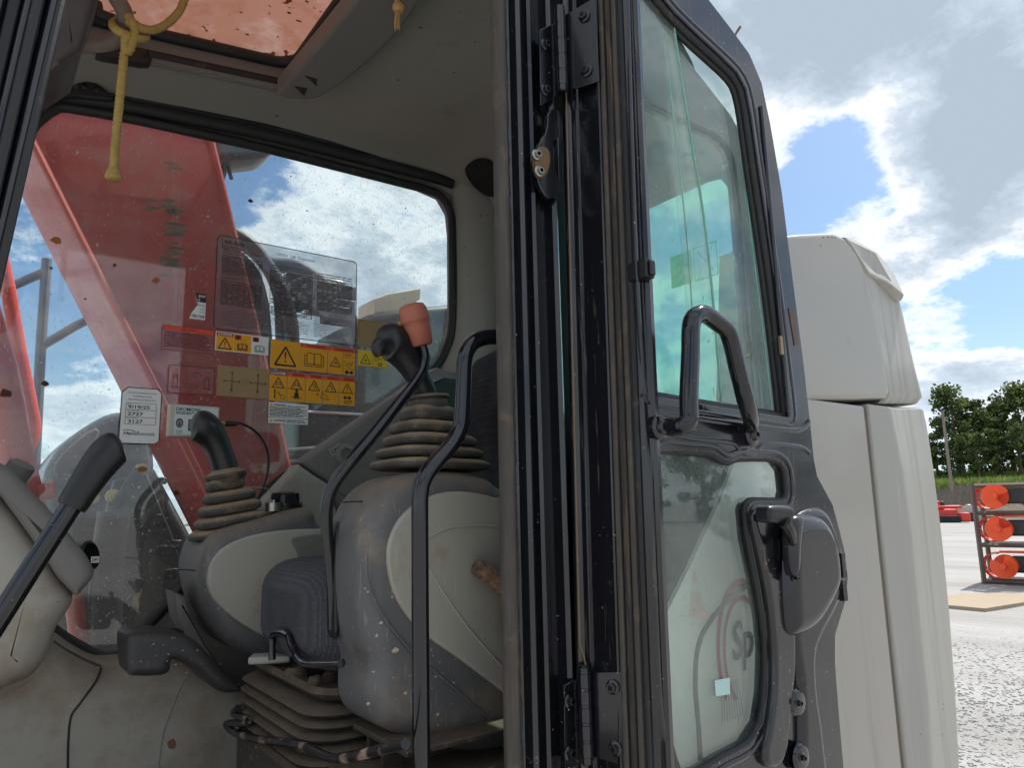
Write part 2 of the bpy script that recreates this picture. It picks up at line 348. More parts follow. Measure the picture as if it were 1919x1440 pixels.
def inset(ol, d):
    n = len(ol); out = []
    for i in range(n):
        a, b, c = Vector(ol[i-1]), Vector(ol[i]), Vector(ol[(i+1) % n])
        e1 = (b-a).normalized() if (b-a).length > 1e-9 else Vector((1, 0)); e2 = (c-b).normalized() if (c-b).length > 1e-9 else e1
        n1 = Vector((-e1.y, e1.x)); n2 = Vector((-e2.y, e2.x)); q = n1+n2
        q = q/max(q.length_squared, .6)*2 if q.length > 1e-6 else n1*1
        out.append((b.x+q.x*d, b.y+q.y*d))
    if d <= 0: return out
    A = np.array(ol); Bq = np.roll(A, -1, 0); E = Bq-A; LL = np.maximum((E**2).sum(1), 1e-12); ok = []
    for p in out:   # a point pushed past the opposite bank is no true inset point
        w = np.array(p)-A; t = np.clip((w*E).sum(1)/LL, 0, 1); ok.append(np.sqrt(((w-E*t[:, None])**2).sum(1)).min() > d*.96)
    if sum(ok) < 3: return out
    for i in range(n):
        if not ok[i]:
            a = next(k for k in range(1, n) if ok[(i-k) % n]); b = next(k for k in range(1, n) if ok[(i+k) % n]); pa, pb = out[(i-a) % n], out[(i+b) % n]; t = a/(a+b)
            out[i] = (pa[0]+(pb[0]-pa[0])*t, pa[1]+(pb[1]-pa[1])*t)
    return out
def catmull(pts, rs, n):
    P = [pts[0]]+list(pts)+[pts[-1]]; Rr = [rs[0]]+list(rs)+[rs[-1]]; op = []; orr = []
    for i in range(1, len(P)-2):
        for k in range(n):
            t = k/n; t2 = t*t; t3 = t2*t
            f = lambda a, b, c, d: .5*((2*b)+(c-a)*t+(2*a-5*b+4*c-d)*t2+(3*b-a-3*c+d)*t3)
            op.append(f(P[i-1], P[i], P[i+1], P[i+2])); orr.append(max(1e-4, f(Rr[i-1], Rr[i], Rr[i+1], Rr[i+2])))
    op.append(pts[-1]); orr.append(rs[-1]); return op, orr
def smooth2(pts, n=4, closed=True):
    P = [Vector((x, y, 0)) for x, y in pts]; out = []; L = len(P)
    for i in range(L if closed else L-1):
        a, b, c, d = (P[(i-1) % L], P[i], P[(i+1) % L], P[(i+2) % L]) if closed else (P[max(i-1, 0)], P[i], P[i+1], P[min(i+2, L-1)])
        for k in range(n):
            t = k/n; t2 = t*t; t3 = t2*t
            q = .5*((2*b)+(c-a)*t+(2*a-5*b+4*c-d)*t2+(3*b-a-3*c+d)*t3); out.append((q.x, q.y))
    if not closed: out.append(pts[-1])
    return out
def chaikin(pts, n=2):
    for _ in range(n):
        out = []
        for i in range(len(pts)):
            a, b = pts[i], pts[(i+1) % len(pts)]
            out += [(a[0]*.75+b[0]*.25, a[1]*.75+b[1]*.25), (a[0]*.25+b[0]*.75, a[1]*.25+b[1]*.75)]
        pts = out
    return pts
def rrect(x0, z0, x1, z1, r, n=4):
    out = []
    for cx, cz, a0 in ((x1-r, z1-r, 0), (x0+r, z1-r, 90), (x0+r, z0+r, 180), (x1-r, z0+r, 270)):
        for k in range(n+1): a = math.radians(a0+90*k/n); out.append((cx+r*math.cos(a), cz+r*math.sin(a)))
    return out
def thing(name, label, cat, loc=(0, 0, 0), group=None):
    o = bpy.data.objects.new(name, None); COL.objects.link(o); o.location = loc; o.empty_display_size = .1
    o['label'] = label; o['category'] = cat
    if group: o['group'] = group
    return o
def tag(o, label, cat, group=None):
    o['label'] = label; o['category'] = cat
    if group: o['group'] = group
    return o
def copy_thing(root, loc, rz, label):
    r = root.copy(); COL.objects.link(r); r.location = loc; r.rotation_euler = (0, 0, rz); r['label'] = label
    for ch in root.children:
        c = ch.copy(); COL.objects.link(c); c.parent = r
        for g in ch.children: d = g.copy(); COL.objects.link(d); d.parent = c
    return r

# lettering, turned into meshes once while the scene is small
STR = ['Link-Belt', '145X4  Lift  Capacities', 'DANGER', 'WARNING', 'WARNING:', 'DROMONE', 'THIS EQUIPMENT RECEIVED', '"B" PREVENTATIVE', 'MAINTENANCE SERVICING', 'DATE', '9/19/25', 'MILEAGE/HOURS',
       '2727', 'NEXT SERVICE', '3127', 'Herc', 'Rentals', 'ENT', 'S', 'RVICE', 'HOURS', '-780-7368', '12V', '24V', 'Coupler', 'POWER', 'ON/OFF', 'Sp', '!', 'C']
GEO = {}
def make_text():
    tmp = []
    for s in STR:
        cu = bpy.data.curves.new('t', 'FONT'); cu.body = s; cu.resolution_u = 3; cu.size = 1
        if s in ('Link-Belt', 'DROMONE', 'Herc', 'WARNING:', 'DANGER', 'Sp', '!', 'ENT', 'S', '-780-7368', '12V', '24V', '9/19/25', '2727', '3127'): cu.offset = .022
        o = bpy.data.objects.new('t', cu); COL.objects.link(o); tmp.append((s, o, cu))
    bpy.context.view_layer.update(); dg = bpy.context.evaluated_depsgraph_get()
    for s, o, cu in tmp:
        me = o.evaluated_get(dg).to_mesh()
        v = np.array([tuple(q.co)[:2] for q in me.vertices]); f = [list(p.vertices) for p in me.polygons]
        lo = v.min(0); v = v-lo; GEO[s] = (v, f, v[:, 0].max(), v[:, 1].max())
    for s, o, cu in tmp: bpy.data.objects.remove(o); bpy.data.curves.remove(cu)
make_text()

class Decal(MB):
    """flat print in local metres (u right, v up) standing on the plane y = Y of the window"""
    def __init__(s, fn): super().__init__(); s.fn = fn; s.k = 0
    def poly(s, pts, mt, lay=0): return s.add([s.fn(u, v, lay) for u, v in pts], [tuple(range(len(pts)))], mt)
    def rect(s, u0, v0, u1, v1, mt, lay=0): return s.poly([(u0, v0), (u1, v0), (u1, v1), (u0, v1)], mt, lay)
    def line(s, a, b, w, mt, lay=1):
        d = Vector((b[0]-a[0], b[1]-a[1])); n = Vector((-d.y, d.x)).normalized()*w/2
        return s.poly([(a[0]-n.x, a[1]-n.y), (b[0]-n.x, b[1]-n.y), (b[0]+n.x, b[1]+n.y), (a[0]+n.x, a[1]+n.y)], mt, lay)
    def pline(s, pts, w, mt, lay=1, close=False):
        for i in range(len(pts) if close else len(pts)-1): s.line(pts[i], pts[(i+1) % len(pts)], w, mt, lay)
        return s
    def circ(s, c, r, mt, lay=1, n=14, sq=1.0): return s.poly([(c[0]+r*math.cos(2*math.pi*k/n), c[1]+r*sq*math.sin(2*math.pi*k/n)) for k in range(n)], mt, lay)
    def text(s, t, u, v, w=None, h=None, mt=None, lay=1, slant=0.0):
        g, f, gw, gh = GEO[t]; sx = w/gw if w else h/gh; sy = h/gh if h else sx
        return s.add([s.fn(u+a*sx+b*sy*slant, v+b*sy, lay) for a, b in g], f, mt)
    def greek(s, u0, v0, u1, v1, n, mt, lay=1, fill=.6, jag=.25):
        h = (v1-v0)/n
        for i in range(n):
            v = v1-(i+.8)*h; u = u0; end = u1-(rnd.random()*jag*(u1-u0) if rnd.random() < .5 else 0)
            while u < end-.001:
                w = rnd.uniform(.6, 3.2)*h; w = min(w, end-u); s.rect(u, v, u+w, v+h*fill, mt, lay); u += w+h*.4
        return s
    def tri(s, c, r, w, mt, lay=1):
        p = [(c[0], c[1]+r), (c[0]-r*.95, c[1]-r*.7), (c[0]+r*.95, c[1]-r*.7)]; return s.pline(p, w, mt, lay, True)
    def bang(s, c, r, mt, lay=1):
        s.poly([(c[0]-r*.10, c[1]+r*.5), (c[0]-r*.04, c[1]-r*.2), (c[0]+r*.04, c[1]-r*.2), (c[0]+r*.10, c[1]+r*.5)], mt, lay); return s.circ((c[0], c[1]-r*.42), r*.09, mt, lay)
    def book(s, c, r, w, mt, lay=1):
        x, y = c
        for k in (-1, 1):
            s.pline([(x, y+r*.5), (x+k*r*.4, y+r*.62), (x+k*r*.72, y+r*.5), (x+k*r*.72, y-r*.55), (x+k*r*.4, y-r*.45), (x, y-r*.55)], w, mt, lay)
            s.pline([(x+k*r*.72, y+r*.38), (x+k*r*.95, y+r*.38), (x+k*r*.95, y-r*.7), (x+k*r*.1, y-r*.72)], w, mt, lay)
        return s.line((x, y+r*.5), (x, y-r*.62), w*1.2, mt, lay)

# ================================================================== THE PLACE: ground, bank, sky is the world
def ground_mat():
    m = bpy.data.materials.new('gravel_lot'); m.use_nodes = True; nt = m.node_tree; N = nt.nodes; L = nt.links; b = N['Principled BSDF']
    tc = N.new('ShaderNodeTexCoord')
    def noise(s, d=6, r=.6):
        n = N.new('ShaderNodeTexNoise'); n.inputs['Scale'].default_value = s; n.inputs['Detail'].default_value = d; n.inputs['Roughness'].default_value = r; L.new(tc.outputs['Object'], n.inputs['Vector']); return n.outputs['Fac']
    vo = N.new('ShaderNodeTexVoronoi'); vo.inputs['Scale'].default_value = 44; L.new(tc.outputs['Object'], vo.inputs['Vector'])
    r1 = N.new('ShaderNodeValToRGB'); L.new(vo.outputs['Color'], r1.inputs[0]); r1.color_ramp.elements[0].color = lin(136, 135, 134); r1.color_ramp.elements[1].color = lin(168, 167, 166)
    mpg = N.new('ShaderNodeMapping'); mpg.inputs['Rotation'].default_value = (0, 0, math.radians(-24)); mpg.inputs['Scale'].default_value = (.55, .10, 1); L.new(tc.outputs['Object'], mpg.inputs[0])
    nb = N.new('ShaderNodeTexNoise'); nb.inputs['Scale'].default_value = 1; nb.inputs['Detail'].default_value = 8; nb.inputs['Roughness'].default_value = .7; L.new(mpg.outputs[0], nb.inputs['Vector'])
    r2 = N.new('ShaderNodeValToRGB'); L.new(nb.outputs['Fac'], r2.inputs[0]); r2.color_ramp.elements[0].position = .38; r2.color_ramp.elements[0].color = lin(128, 124, 119); r2.color_ramp.elements[1].position = .6; r2.color_ramp.elements[1].color = lin(170, 169, 168)
    mx = N.new('ShaderNodeMixRGB'); mx.inputs[0].default_value = .5; L.new(r1.outputs[0], mx.inputs[1]); L.new(r2.outputs[0], mx.inputs[2])
    L.new(mx.outputs[0], b.inputs['Base Color']); b.inputs['Roughness'].default_value = .95
    bp = N.new('ShaderNodeBump'); bp.inputs['Strength'].default_value = .4; bp.inputs['Distance'].default_value = .015; L.new(vo.outputs['Distance'], bp.inputs['Height']); L.new(bp.outputs[0], b.inputs['Normal'])
    return m
M_ground = ground_mat()
g = MB()
nx = 90; xs = [-60+ (i/nx)**1.6*700 for i in range(nx+1)]
ys = [-300+600*i/60 for i in range(61)]
def gz(x, y):
    return .05*math.sin(x*.31+y*.13)*min(1, max(0, (x-6)/10)) if x < 90 else 0
vs = [(x, y, gz(x, y)) for x in [-400]+xs+[2600] for y in [-2000]+ys+[2000]]
nY = len(ys)+2
g.add(vs, [(i*nY+j, (i+1)*nY+j, (i+1)*nY+j+1, i*nY+j+1) for i in range(len(xs)+1) for j in range(nY-1)], M_ground)
o = g.build('ground', smooth=60, recalc=False); o['kind'] = 'structure'

# loose stones near enough to be told from the sheet
st = MB(); M_stone = mat('limestone_chips', lin(150, 149, 147), .9, var=.3, vscale=12)
for i in range(9000):
    d = 4.2+ (rnd.random()**1.5)*11; a = math.radians(rnd.uniform(60, 76)); x, y = d*math.sin(a), d*math.cos(a)
    r = rnd.uniform(.008, .024); q = rnd.uniform(0, 6.28); h = r*rnd.uniform(.25, .5); e = rnd.uniform(.6, 1.3)
    pts = [(x+r*e*math.cos(q+k*1.57+rnd.uniform(-.3, .3)), y+r*math.sin(q+k*1.57), gz(x, y)-.003) for k in range(4)]
    top = [(x+(p[0]-x)*.6, y+(p[1]-y)*.6, gz(x, y)+h*rnd.uniform(.7, 1)) for p in pts]
    st.add(pts+top, [(4, 5, 6, 7), (0, 1, 5, 4), (1, 2, 6, 5), (2, 3, 7, 6), (3, 0, 4, 7)], M_stone)
o = st.build('gravel_stones', smooth=0, recalc=False); o['kind'] = 'stuff'; o['label'] = 'pale loose gravel stones covering the equipment lot'; o['category'] = 'gravel'

# earth bank with weeds at the far side of the lot, running square to the view there
BD = Vector((math.sin(math.radians(66)), math.cos(math.radians(66)), 0)); BR = Vector((BD.y, -BD.x, 0))
def bank_pt(s, d, z): return BD*d + BR*s + Vector((0, 0, z))
M_bank = mat('bare_earth_bank', lin(112, 102, 92), .95, var=.4, vscale=1.2, dust=(lin(96, 84, 70), .4, 2.5), bump=(1, 3, .2))
M_grassg = mat('weedy_ground', lin(112, 128, 70), .95, var=.3, vscale=.8)
b_ = MB(); prof = [(70, -.05), (72.5, 1.2), (73.5, 2.6), (75.5, 2.9), (90, 4.3), (130, 5.5)]
S = [-95+3.5*i for i in range(56)]; rows = []
for d, z in prof: rows.append([bank_pt(s, d+rnd.uniform(-.5, .5), z+(rnd.uniform(-.25, .25) if z > 0 else 0)) for s in S])
n = len(S)
for i in range(len(prof)-1):
    b_.add(rows[i]+rows[i+1], [(j, j+1, n+j+1, n+j) for j in range(n-1)], M_bank if i < 2 else M_grassg)
o = b_.build('embankment', smooth=50); o['kind'] = 'structure'
gr = MB(); M_blade = [mat('weed_leaf_%d' % i, c, .8, var=.2, trans=.3) for i, c in enumerate([lin(118, 140, 66), lin(92, 118, 56), lin(140, 152, 84)])]
for i in range(26000):
    s = rnd.uniform(-16, 34); d = 73.2+rnd.random()**1.6*16; z = 2.5+(d-73.5)*.105; p = bank_pt(s, d, z-.1); h = rnd.uniform(.25, .8)*(1.3 if d < 76 else 1); w = rnd.uniform(.05, .14)
    q = rnd.uniform(-.4, .4); gr.add([p-BR*w, p+BR*w, p+BR*(w*.6+q*h)+Vector((0, 0, h*.7)), p+BR*(q*h*1.3)+Vector((0, 0, h))], [(0, 1, 2, 3)], M_blade[rnd.randrange(3)])
o = gr.build('bank_weeds', smooth=0, recalc=False); o['kind'] = 'stuff'; o['label'] = 'tall green weeds along the top of the earth bank'; o['category'] = 'weeds'

# ------------------------------------------------------------------ trees
M_leafs = [mat('leaf_green_%d' % i, c, .7, var=.25, vscale=2, trans=.25) for i, c in enumerate([lin(84, 102, 48), lin(68, 88, 42), lin(112, 128, 62), lin(50, 68, 36)])]
M_bark = mat('tree_bark', lin(92, 80, 68), .9, var=.3)
def make_tree(h, w, seed, label, loc, dens=1.0):
    R = random.Random(seed); t = thing('tree', label, 'tree', loc, 'trees in the wood behind the lot')
    tb = MB(); limbs = []
    top = Vector((R.uniform(-.4, .4), R.uniform(-.4, .4), h*.8)); tb.tube([(0, 0, -.5), (R.uniform(-.15, .15), 0, h*.35), top], [.28, .2, .05], M_bark, 7, 3)
    for k in range(11):
        z0 = h*R.uniform(.22, .72); a = R.uniform(0, 6.28); ln = w*R.uniform(.45, .95)*(1-.45*z0/h); e = Vector((math.cos(a)*ln, math.sin(a)*ln, z0+ln*R.uniform(.4, 1.0)))
        tb.tube([(0, 0, z0), (e.x*.5, e.y*.5, z0+(e.z-z0)*.4), e], [.10, .07, .02], M_bark, 5, 2); limbs.append(e)
    cb = MB(); cl = limbs+[top+Vector((R.uniform(-1, 1), R.uniform(-1, 1), R.uniform(-.5, h*.2))) for _ in range(6)]
    for _ in range(22):
        z = R.uniform(.12, 1.0); rr = w*(1.0-.72*max(0, z-.35)/.65)*R.uniform(.35, 1); a = R.uniform(0, 6.28); cl.append(Vector((math.cos(a)*rr, math.sin(a)*rr, h*z)))
    for c in cl:
        cr = R.uniform(.45, 1.3)*h/12; mt = M_leafs[R.choices(range(4), (4, 4, 2, 3))[0]]
        for _ in range(int(78*dens)):
            dv = Vector((R.gauss(0, 1), R.gauss(0, 1), R.gauss(0, .8))).normalized()*cr*R.random()**.45
            p = c+dv; s = R.uniform(.10, .24); n1 = Vector((R.gauss(0, 1), R.gauss(0, 1), R.gauss(0, 1))).normalized(); n2 = n1.orthogonal().normalized(); n3 = n1.cross(n2)
            cb.add([p-n2*s, p-n3*s*.6, p+n2*s, p+n3*s*.7], [(0, 1, 2, 3)], mt if R.random() < .75 else M_leafs[R.randrange(4)])
    o = tb.build('trunk', recalc=False); o.parent = t; o = cb.build('crown', smooth=0, recalc=False); o.parent = t
    return t
TP = [(1778, 712, 84), (1810, 735, 86), (1846, 728, 85), (1880, 722, 87), (1912, 706, 84), (1748, 800, 82), (1735, 815, 80), (1955, 712, 86), (1990, 720, 85), (1862, 790, 80), (1795, 790, 80), (1902, 780, 80), (1826, 800, 79), (2030, 725, 86)]
TL = ['tall leafy tree with twin rounded tops just right of the leaning utility pole', 'leafy tree filling the dip right of the twin-topped tree', 'broad dark tree in the middle of the wood above the attachment rack', 'dense green tree above the right end of the attachment rack',
      'tallest dark tree at the right edge of the photo', 'short bushy pale green tree beside the cream machine corner', 'low shrub-like tree half hidden by the cream machine corner', 'tree beyond the right edge of the photo, behind the tallest one', 'tree second beyond the right edge of the photo',
      'low dark tree filling the wood edge under the broad tree', 'low dark tree at the foot of the twin-topped tree', 'low dark tree at the wood edge above the orange rack bar', 'low bushy tree at the wood edge between the two low dark trees', 'outermost tree beyond the right edge of the photo']
protos = []
for i, (px, py, dist) in enumerate(TP):
    d = ray(px, py+14); k = dist/math.hypot(d.x, d.y); p = CAM+d*k; base = 3.6; h = (p.z-base)/1.02; loc = (p.x, p.y, base)
    if i < 4: protos.append((make_tree(h, h*.34, 11+i, TL[i], loc, 1.15), h))
    else:
        src, hh = protos[i % 4]; c = copy_thing(src, loc, i*1.3, TL[i]); c.scale = [h/hh*(1.15 if i in (5, 6, 9, 10, 11, 12) else 1)]*2+[h/hh]
# trees on the near side of the lot, which the door glass mirrors
for i, (x, y, s) in enumerate([(34, -52, .95), (42, -50, 1.1), (50, -46, .9), (57, -44, 1.15), (64, -38, 1.0), (71, -34, 1.1), (78, -28, .95), (86, -22, 1.1), (27, -56, 1.1)]):
    c = copy_thing(protos[i % 4][0], (x, y, 0), i*.9, 'tree on the near side of the lot, seen only mirrored in the door glass'); c.scale = (s*1.2, s*1.2, s); c['group'] = 'trees mirrored in the door glass'

# ------------------------------------------------------------------ things standing in the lot
M_pole = mat('weathered_pole_wood', lin(128, 120, 112), .9)
p0 = CAM+ray(1781, 892)*1.0; d = ray(1781, 892); k = 72/math.hypot(d.x, d.y); p = CAM+d*k; d2 = ray(1766, 772); k2 = 72/math.hypot(d2.x, d2.y); q = CAM+d2*k2
u = MB(); u.tube([(p.x, p.y, 2.3), q], [.15, .11], M_pole, 8); c_ = q-Vector((0, 0, .5)); u.box((-.9, -.06, -.07), (.9, .06, .07), M_pole, Matrix.Translation(c_))
tag(u.build('utility_pole'), 'thin leaning wooden utility pole in front of the wood', 'pole')
M_cone = mat('cone_orange', lin(232, 84, 34), .6); M_conew = mat('cone_white_band', lin(225, 222, 215), .5)
def cone(loc, label):
    t = thing('traffic_cone', label, 'traffic cone', loc, 'traffic cones on the lot')
    a = MB(); a.box((-.18, -.18, 0), (.18, .18, .03), M_cone); a.build('cone_base', bevel=.01).parent = t
    a = MB(); a.lathe((0, 0, .03), (0, 0, 1), [(0, .13), (.3, .085), (.301, .085), (.68, .03), (.69, .02)], M_cone); a.build('cone_body').parent = t
    a = MB(); a.lathe((0, 0, .03), (0, 0, 1), [(.36, .079), (.48, .061)], M_conew); a.build('reflective_band').parent = t
    return t
def gpt(px, dist): d = ray(px, 930); k = dist/math.hypot(d.x, d.y); return (d.x*k, d.y*k, 0)
c1 = cone(gpt(1842, 55), 'orange traffic cone seen under the top tier of the rack, left one')
copy_thing(c1, gpt(1868, 58), 0, 'orange traffic cone seen under the top tier of the rack, right one')
copy_thing(c1, (9.3, -6.3, 0), 0, 'orange traffic cone mirrored in the lower door glass')
# concrete block, parked red machine, dark buggy by the bank
p = gpt(1812, 63); cb = MB(); cb.box((-.75, -.5, 0), (.75, .5, 1.1), mat('concrete_grey', lin(176, 172, 164), .9, dust=(lin(140, 134, 124), .3, 2)), Matrix.Translation(p) @ Matrix.Rotation(-1.1, 4, 'Z'))
cb.box((-.2, -.06, 1.1), (.2, .06, 1.22), M_steel, Matrix.Translation(p) @ Matrix.Rotation(-1.1, 4, 'Z'))
tag(cb.build('concrete_block', bevel=.04), 'pale concrete block at the foot of the earth bank', 'concrete block')
M_mred = mat('machine_red_paint', lin(206, 58, 50), .45, dust=(lin(120, 80, 70), .25, 3)); M_tyre = mat('tyre_black', (.02, .02, .021), .8)
def wheel(t, c, r, w):
    a = MB(); a.lathe((c[0], c[1]-w/2, c[2]), (0, 1, 0), [(0, r*.55), (.02, r*.92), (w*.3, r), (w*.7, r), (w-.02, r*.92), (w, r*.55)], M_tyre); o = a.build('wheel'); o.parent = t
    a = MB(); a.lathe((c[0], c[1]-w/2-.01, c[2]), (0, 1, 0), [(0, r*.2), (.0, r*.5), (.06, r*.5)], M_dkmetal); b2 = a.build('rim'); b2.parent = o
p = gpt(1762, 60); t = thing('track_loader', 'small red tracked loader parked by the bank, cut off by the cream machine', 'loader', p); t.rotation_euler = (0, 0, -1.1)
for nm, lo, hi, mt in (('chassis', (-1.0, -.6, .35), (.9, .6, .95), M_mred), ('engine_cover', (-1.1, -.5, .95), (-.1, .5, 1.55), M_mred), ('lift_arm', (-.9, -.72, 1.0), (1.2, -.6, 1.2), M_mred), ('lift_arm', (-.9, .6, 1.0), (1.2, .72, 1.2), M_mred),
                       ('crawler_track', (-1.1, -.95, 0), (1.0, -.62, .5), M_tyre), ('crawler_track', (-1.1, .62, 0), (1.0, .95, .5), M_tyre), ('bucket', (1.0, -.9, .1), (1.6, .9, .7), M_mred), ('control_tower', (-.1, -.3, .95), (.2, .3, 1.5), M_dkmetal)):
    a = MB(); a.box(lo, hi, mt); a.build(nm, bevel=.08).parent = t
p = gpt(1793, 63); t = thing('utility_buggy', 'small dark buggy parked between the red loader and the block', 'buggy', p); t.rotation_euler = (0, 0, -1.2)
for x in (-.8, .8):
    for y in (-.55, .55): wheel(t, (x, y, .32), .32, .24)
a = MB(); a.box((-1.1, -.45, .4), (1.1, .45, .75), M_dkmetal); a.box((.1, -.4, .75), (1.05, .4, .95), M_dkmetal); a.build('body', bevel=.08).parent = t
a = MB(); a.box((-.5, -.4, .75), (-.05, .4, 1.15), M_tyre); a.build('seat', bevel=.06).parent = t
a = MB(); a.tube([(.3, 0, .9), (.15, 0, 1.2)], .03, M_tyre, 8); a.tube([(.15, -.35, 1.2), (.15, .35, 1.2)], .025, M_tyre, 8); a.build('handlebar').parent = t

# rack with three trencher attachments
RA = PZ(1845, 1096, 0); RB = Vector((RA.x+.55, RA.y-2.9, 0)); ru = (RB-RA).normalized(); rv = Vector((-ru.y, ru.x, 0)); rv = rv if rv.dot(RA) > 0 else -rv
def rp(s, d, z): return RA+ru*s+rv*d+Vector((0, 0, z))
M_rack = mat('rusty_rack_steel', lin(98, 86, 80), .6, dust=(lin(120, 84, 64), .3, 6))
rack = thing('attachment_rack', 'rusty steel rack with three tiers of orange trencher attachments', 'rack', tuple(RA))
HT = 2.03
def bar(name, a, b, r=.03):
    q = MB(); d = (b-a).normalized(); u = d.orthogonal().normalized(); w = d.cross(u); q.loft([[p+(u*x+w*y)*r for x, y in ((-1, -1), (1, -1), (1, 1), (-1, 1))] for p in (a, b)], M_rack); q.build(name, rack)
for s, d in ((0, 0), (0, .8), (2.6, 0), (2.6, .8)): bar('post', rp(s, d, 0), rp(s-.0, d, HT if d == 0 else 1.75), .035)
ZT = [.06, .78, 1.42]
for z in ZT+[HT-.05]:
    if z < 2: bar('shelf_beam', rp(0, 0, z), rp(2.6, 0, z)); bar('shelf_beam', rp(0, .8, z), rp(2.6, .8, z))
    bar('cross_bar', rp(0, 0, z), rp(0, .8, z), .022); bar('cross_bar', rp(2.6, 0, z), rp(2.6, .8, z), .022)
M_aug = mat('orange_attachment_paint', lin(238, 84, 30), .42, dust=(lin(180, 84, 50), .15, 8)); M_augd = mat('orange_red_guard_paint', lin(214, 66, 30), .5)
def trencher(z, label, i):
    t = thing('trencher_attachment', label, 'trencher', tuple(rp(.25, .4, z)), 'trencher attachments on the rack')
    c = rp(.40, -.12, z+.33)
    # spiral auger flights: sheets wound round a horizontal hub that points at the viewer
    ax = -rv; a = MB(); seg = 64; rot = i*1.1+.4
    for f in range(2):
        ring = []
        for k in range(seg+1):
            q = rot+f*2.6+k/seg*5.0; rad = (.25-.03*f)*(1-.06*(k/seg)); dirv = ru*math.cos(q)+Vector((0, 0, 1))*math.sin(q); off = ax*(-.02-.24*f+k/seg*.18)
            ring.append((c+dirv*.05+off, c+dirv*rad+off, c+dirv*rad+off+ax*.012, c+dirv*.05+off+ax*.012))
        a.loft([list(r) for r in ring], M_aug if f == 0 else M_augd)
    a.build('auger_flight', t, recalc=True)
    a = MB(); a.cyl(c-ax*.15, c+ax*.22, .055, M_aug, 12); a.build('auger_hub', t)
    # cage guard to the left of the auger
    a = MB(); g0 = rp(.24, .12, z+.32)
    for k in range(9):
        q = math.pi*(.45+k*.14); dv = ru*math.cos(q)+Vector((0, 0, 1))*math.sin(q)
        a.tube([g0+dv*.24-ax*.24, g0+dv*.24+ax*.06], .017, M_augd, 6)
    for s in (-.24, -.17, -.10, -.04, .0, .06):
        a.tube([g0+(ru*math.cos(q)+Vector((0, 0, 1))*math.sin(q))*.24+ax*s for q in [math.pi*(.45+k*.08) for k in range(15)]], .014, M_augd, 6)
    a.build('guard_cage', t)
    # boom bar with digging chain, orange top rail
    a = MB(); h0 = rp(.35, .25, z+.30); a.box((-0, -.05, -.05), (2.1, .05, .05), M_dkmetal, Matrix.Translation(h0) @ ru.to_track_quat('X', 'Z').to_matrix().to_4x4()); a.build('digging_bar', t)
    a = MB(); a.box((.1, -.04, .0), (2.3, .04, .045), M_aug, Matrix.Translation(rp(.2, .2, z+.56)) @ ru.to_track_quat('X', 'Z').to_matrix().to_4x4()); a.build('top_rail', t)
    a = MB(); a.box((-.1, -.2, -.12), (.35, .2, .2), M_dkmetal, Matrix.Translation(rp(.55, .3, z+.30)) @ ru.to_track_quat('X', 'Z').to_matrix().to_4x4()); a.build('drive_head', t, bevel=.05)
    for k in range(9):
        for sg in (-1, 1):
            q = rp(.75+k*.2, .25, z+.30+sg*.10); a = MB(); a.add([q, q+ru*.13, q+ru*.12+Vector((0, 0, sg*.11)), q+rv*.06, q+ru*.13+rv*.06, q+ru*.12+rv*.06+Vector((0, 0, sg*.11))], [(0, 1, 2), (3, 5, 4), (0, 3, 4, 1), (1, 4, 5, 2), (2, 5, 3, 0)], M_dkmetal); a.build('chain_tooth', t)
    return t
trencher(ZT[2], 'orange auger and caged trencher bar on the top tier of the rack', 0)
trencher(ZT[1], 'orange auger and caged trencher bar on the middle tier of the rack', 1)
trencher(ZT[0], 'orange auger and caged trencher bar on the bottom tier of the rack', 2)
a = MB(); a.tube([rp(1.15, -.06, 1.85), rp(1.05, -.06, 1.6), rp(1.1, -.05, .7), rp(1.12, -.05, .05)], .02, M_white, 6, 3); tag(a.build('tie_strap'), 'white strap hanging down the front of the rack', 'strap')
# plywood sheet on the ground
pp = [PZ(1700, 1128, .03), PZ(1846, 1141, .03), PZ(1965, 1122, .03), PZ(1965, 1112, .03), PZ(1800, 1113, .03)]
a = MB(); a.add([p for p in pp]+[p-Vector((0, 0, .09)) for p in pp], [tuple(range(5)), tuple(range(9, 4, -1))]+[(i, i+5, (i+1) % 5+5, (i+1) % 5) for i in range(5)], mat('weathered_plywood', lin(158, 144, 124), .9, var=.12, vscale=2, dust=(lin(170, 152, 124), .3, 3)))
tag(a.build('ground_mat', smooth=0), 'flat beige plywood mat lying on the gravel before the rack', 'mat')

# ================================================================== THE EXCAVATOR
EX = thing('excavator', 'red and cream excavator with its cab door folded open and boom raised', 'excavator', (.9, 1.6, 0))
# cut-off lower works that carry the cab
a = MB(); a.box((-.15, .95, .92), (1.85, 3.1, 1.16), M_dkmetal); a.build('deck', EX)
a = MB(); a.box((-.15, .84, 1.16), (1.28, 1.86, 1.2), M_mud); a.build('cab_floor', EX)
for Y in (.95, 2.75):
    a = MB(); a.pillow(rrect(-1.2, 0.01, 1.7, .85, .4, 6), Y-.0, Y+.45, .03, M_tyre); a.build('crawler_track', EX)

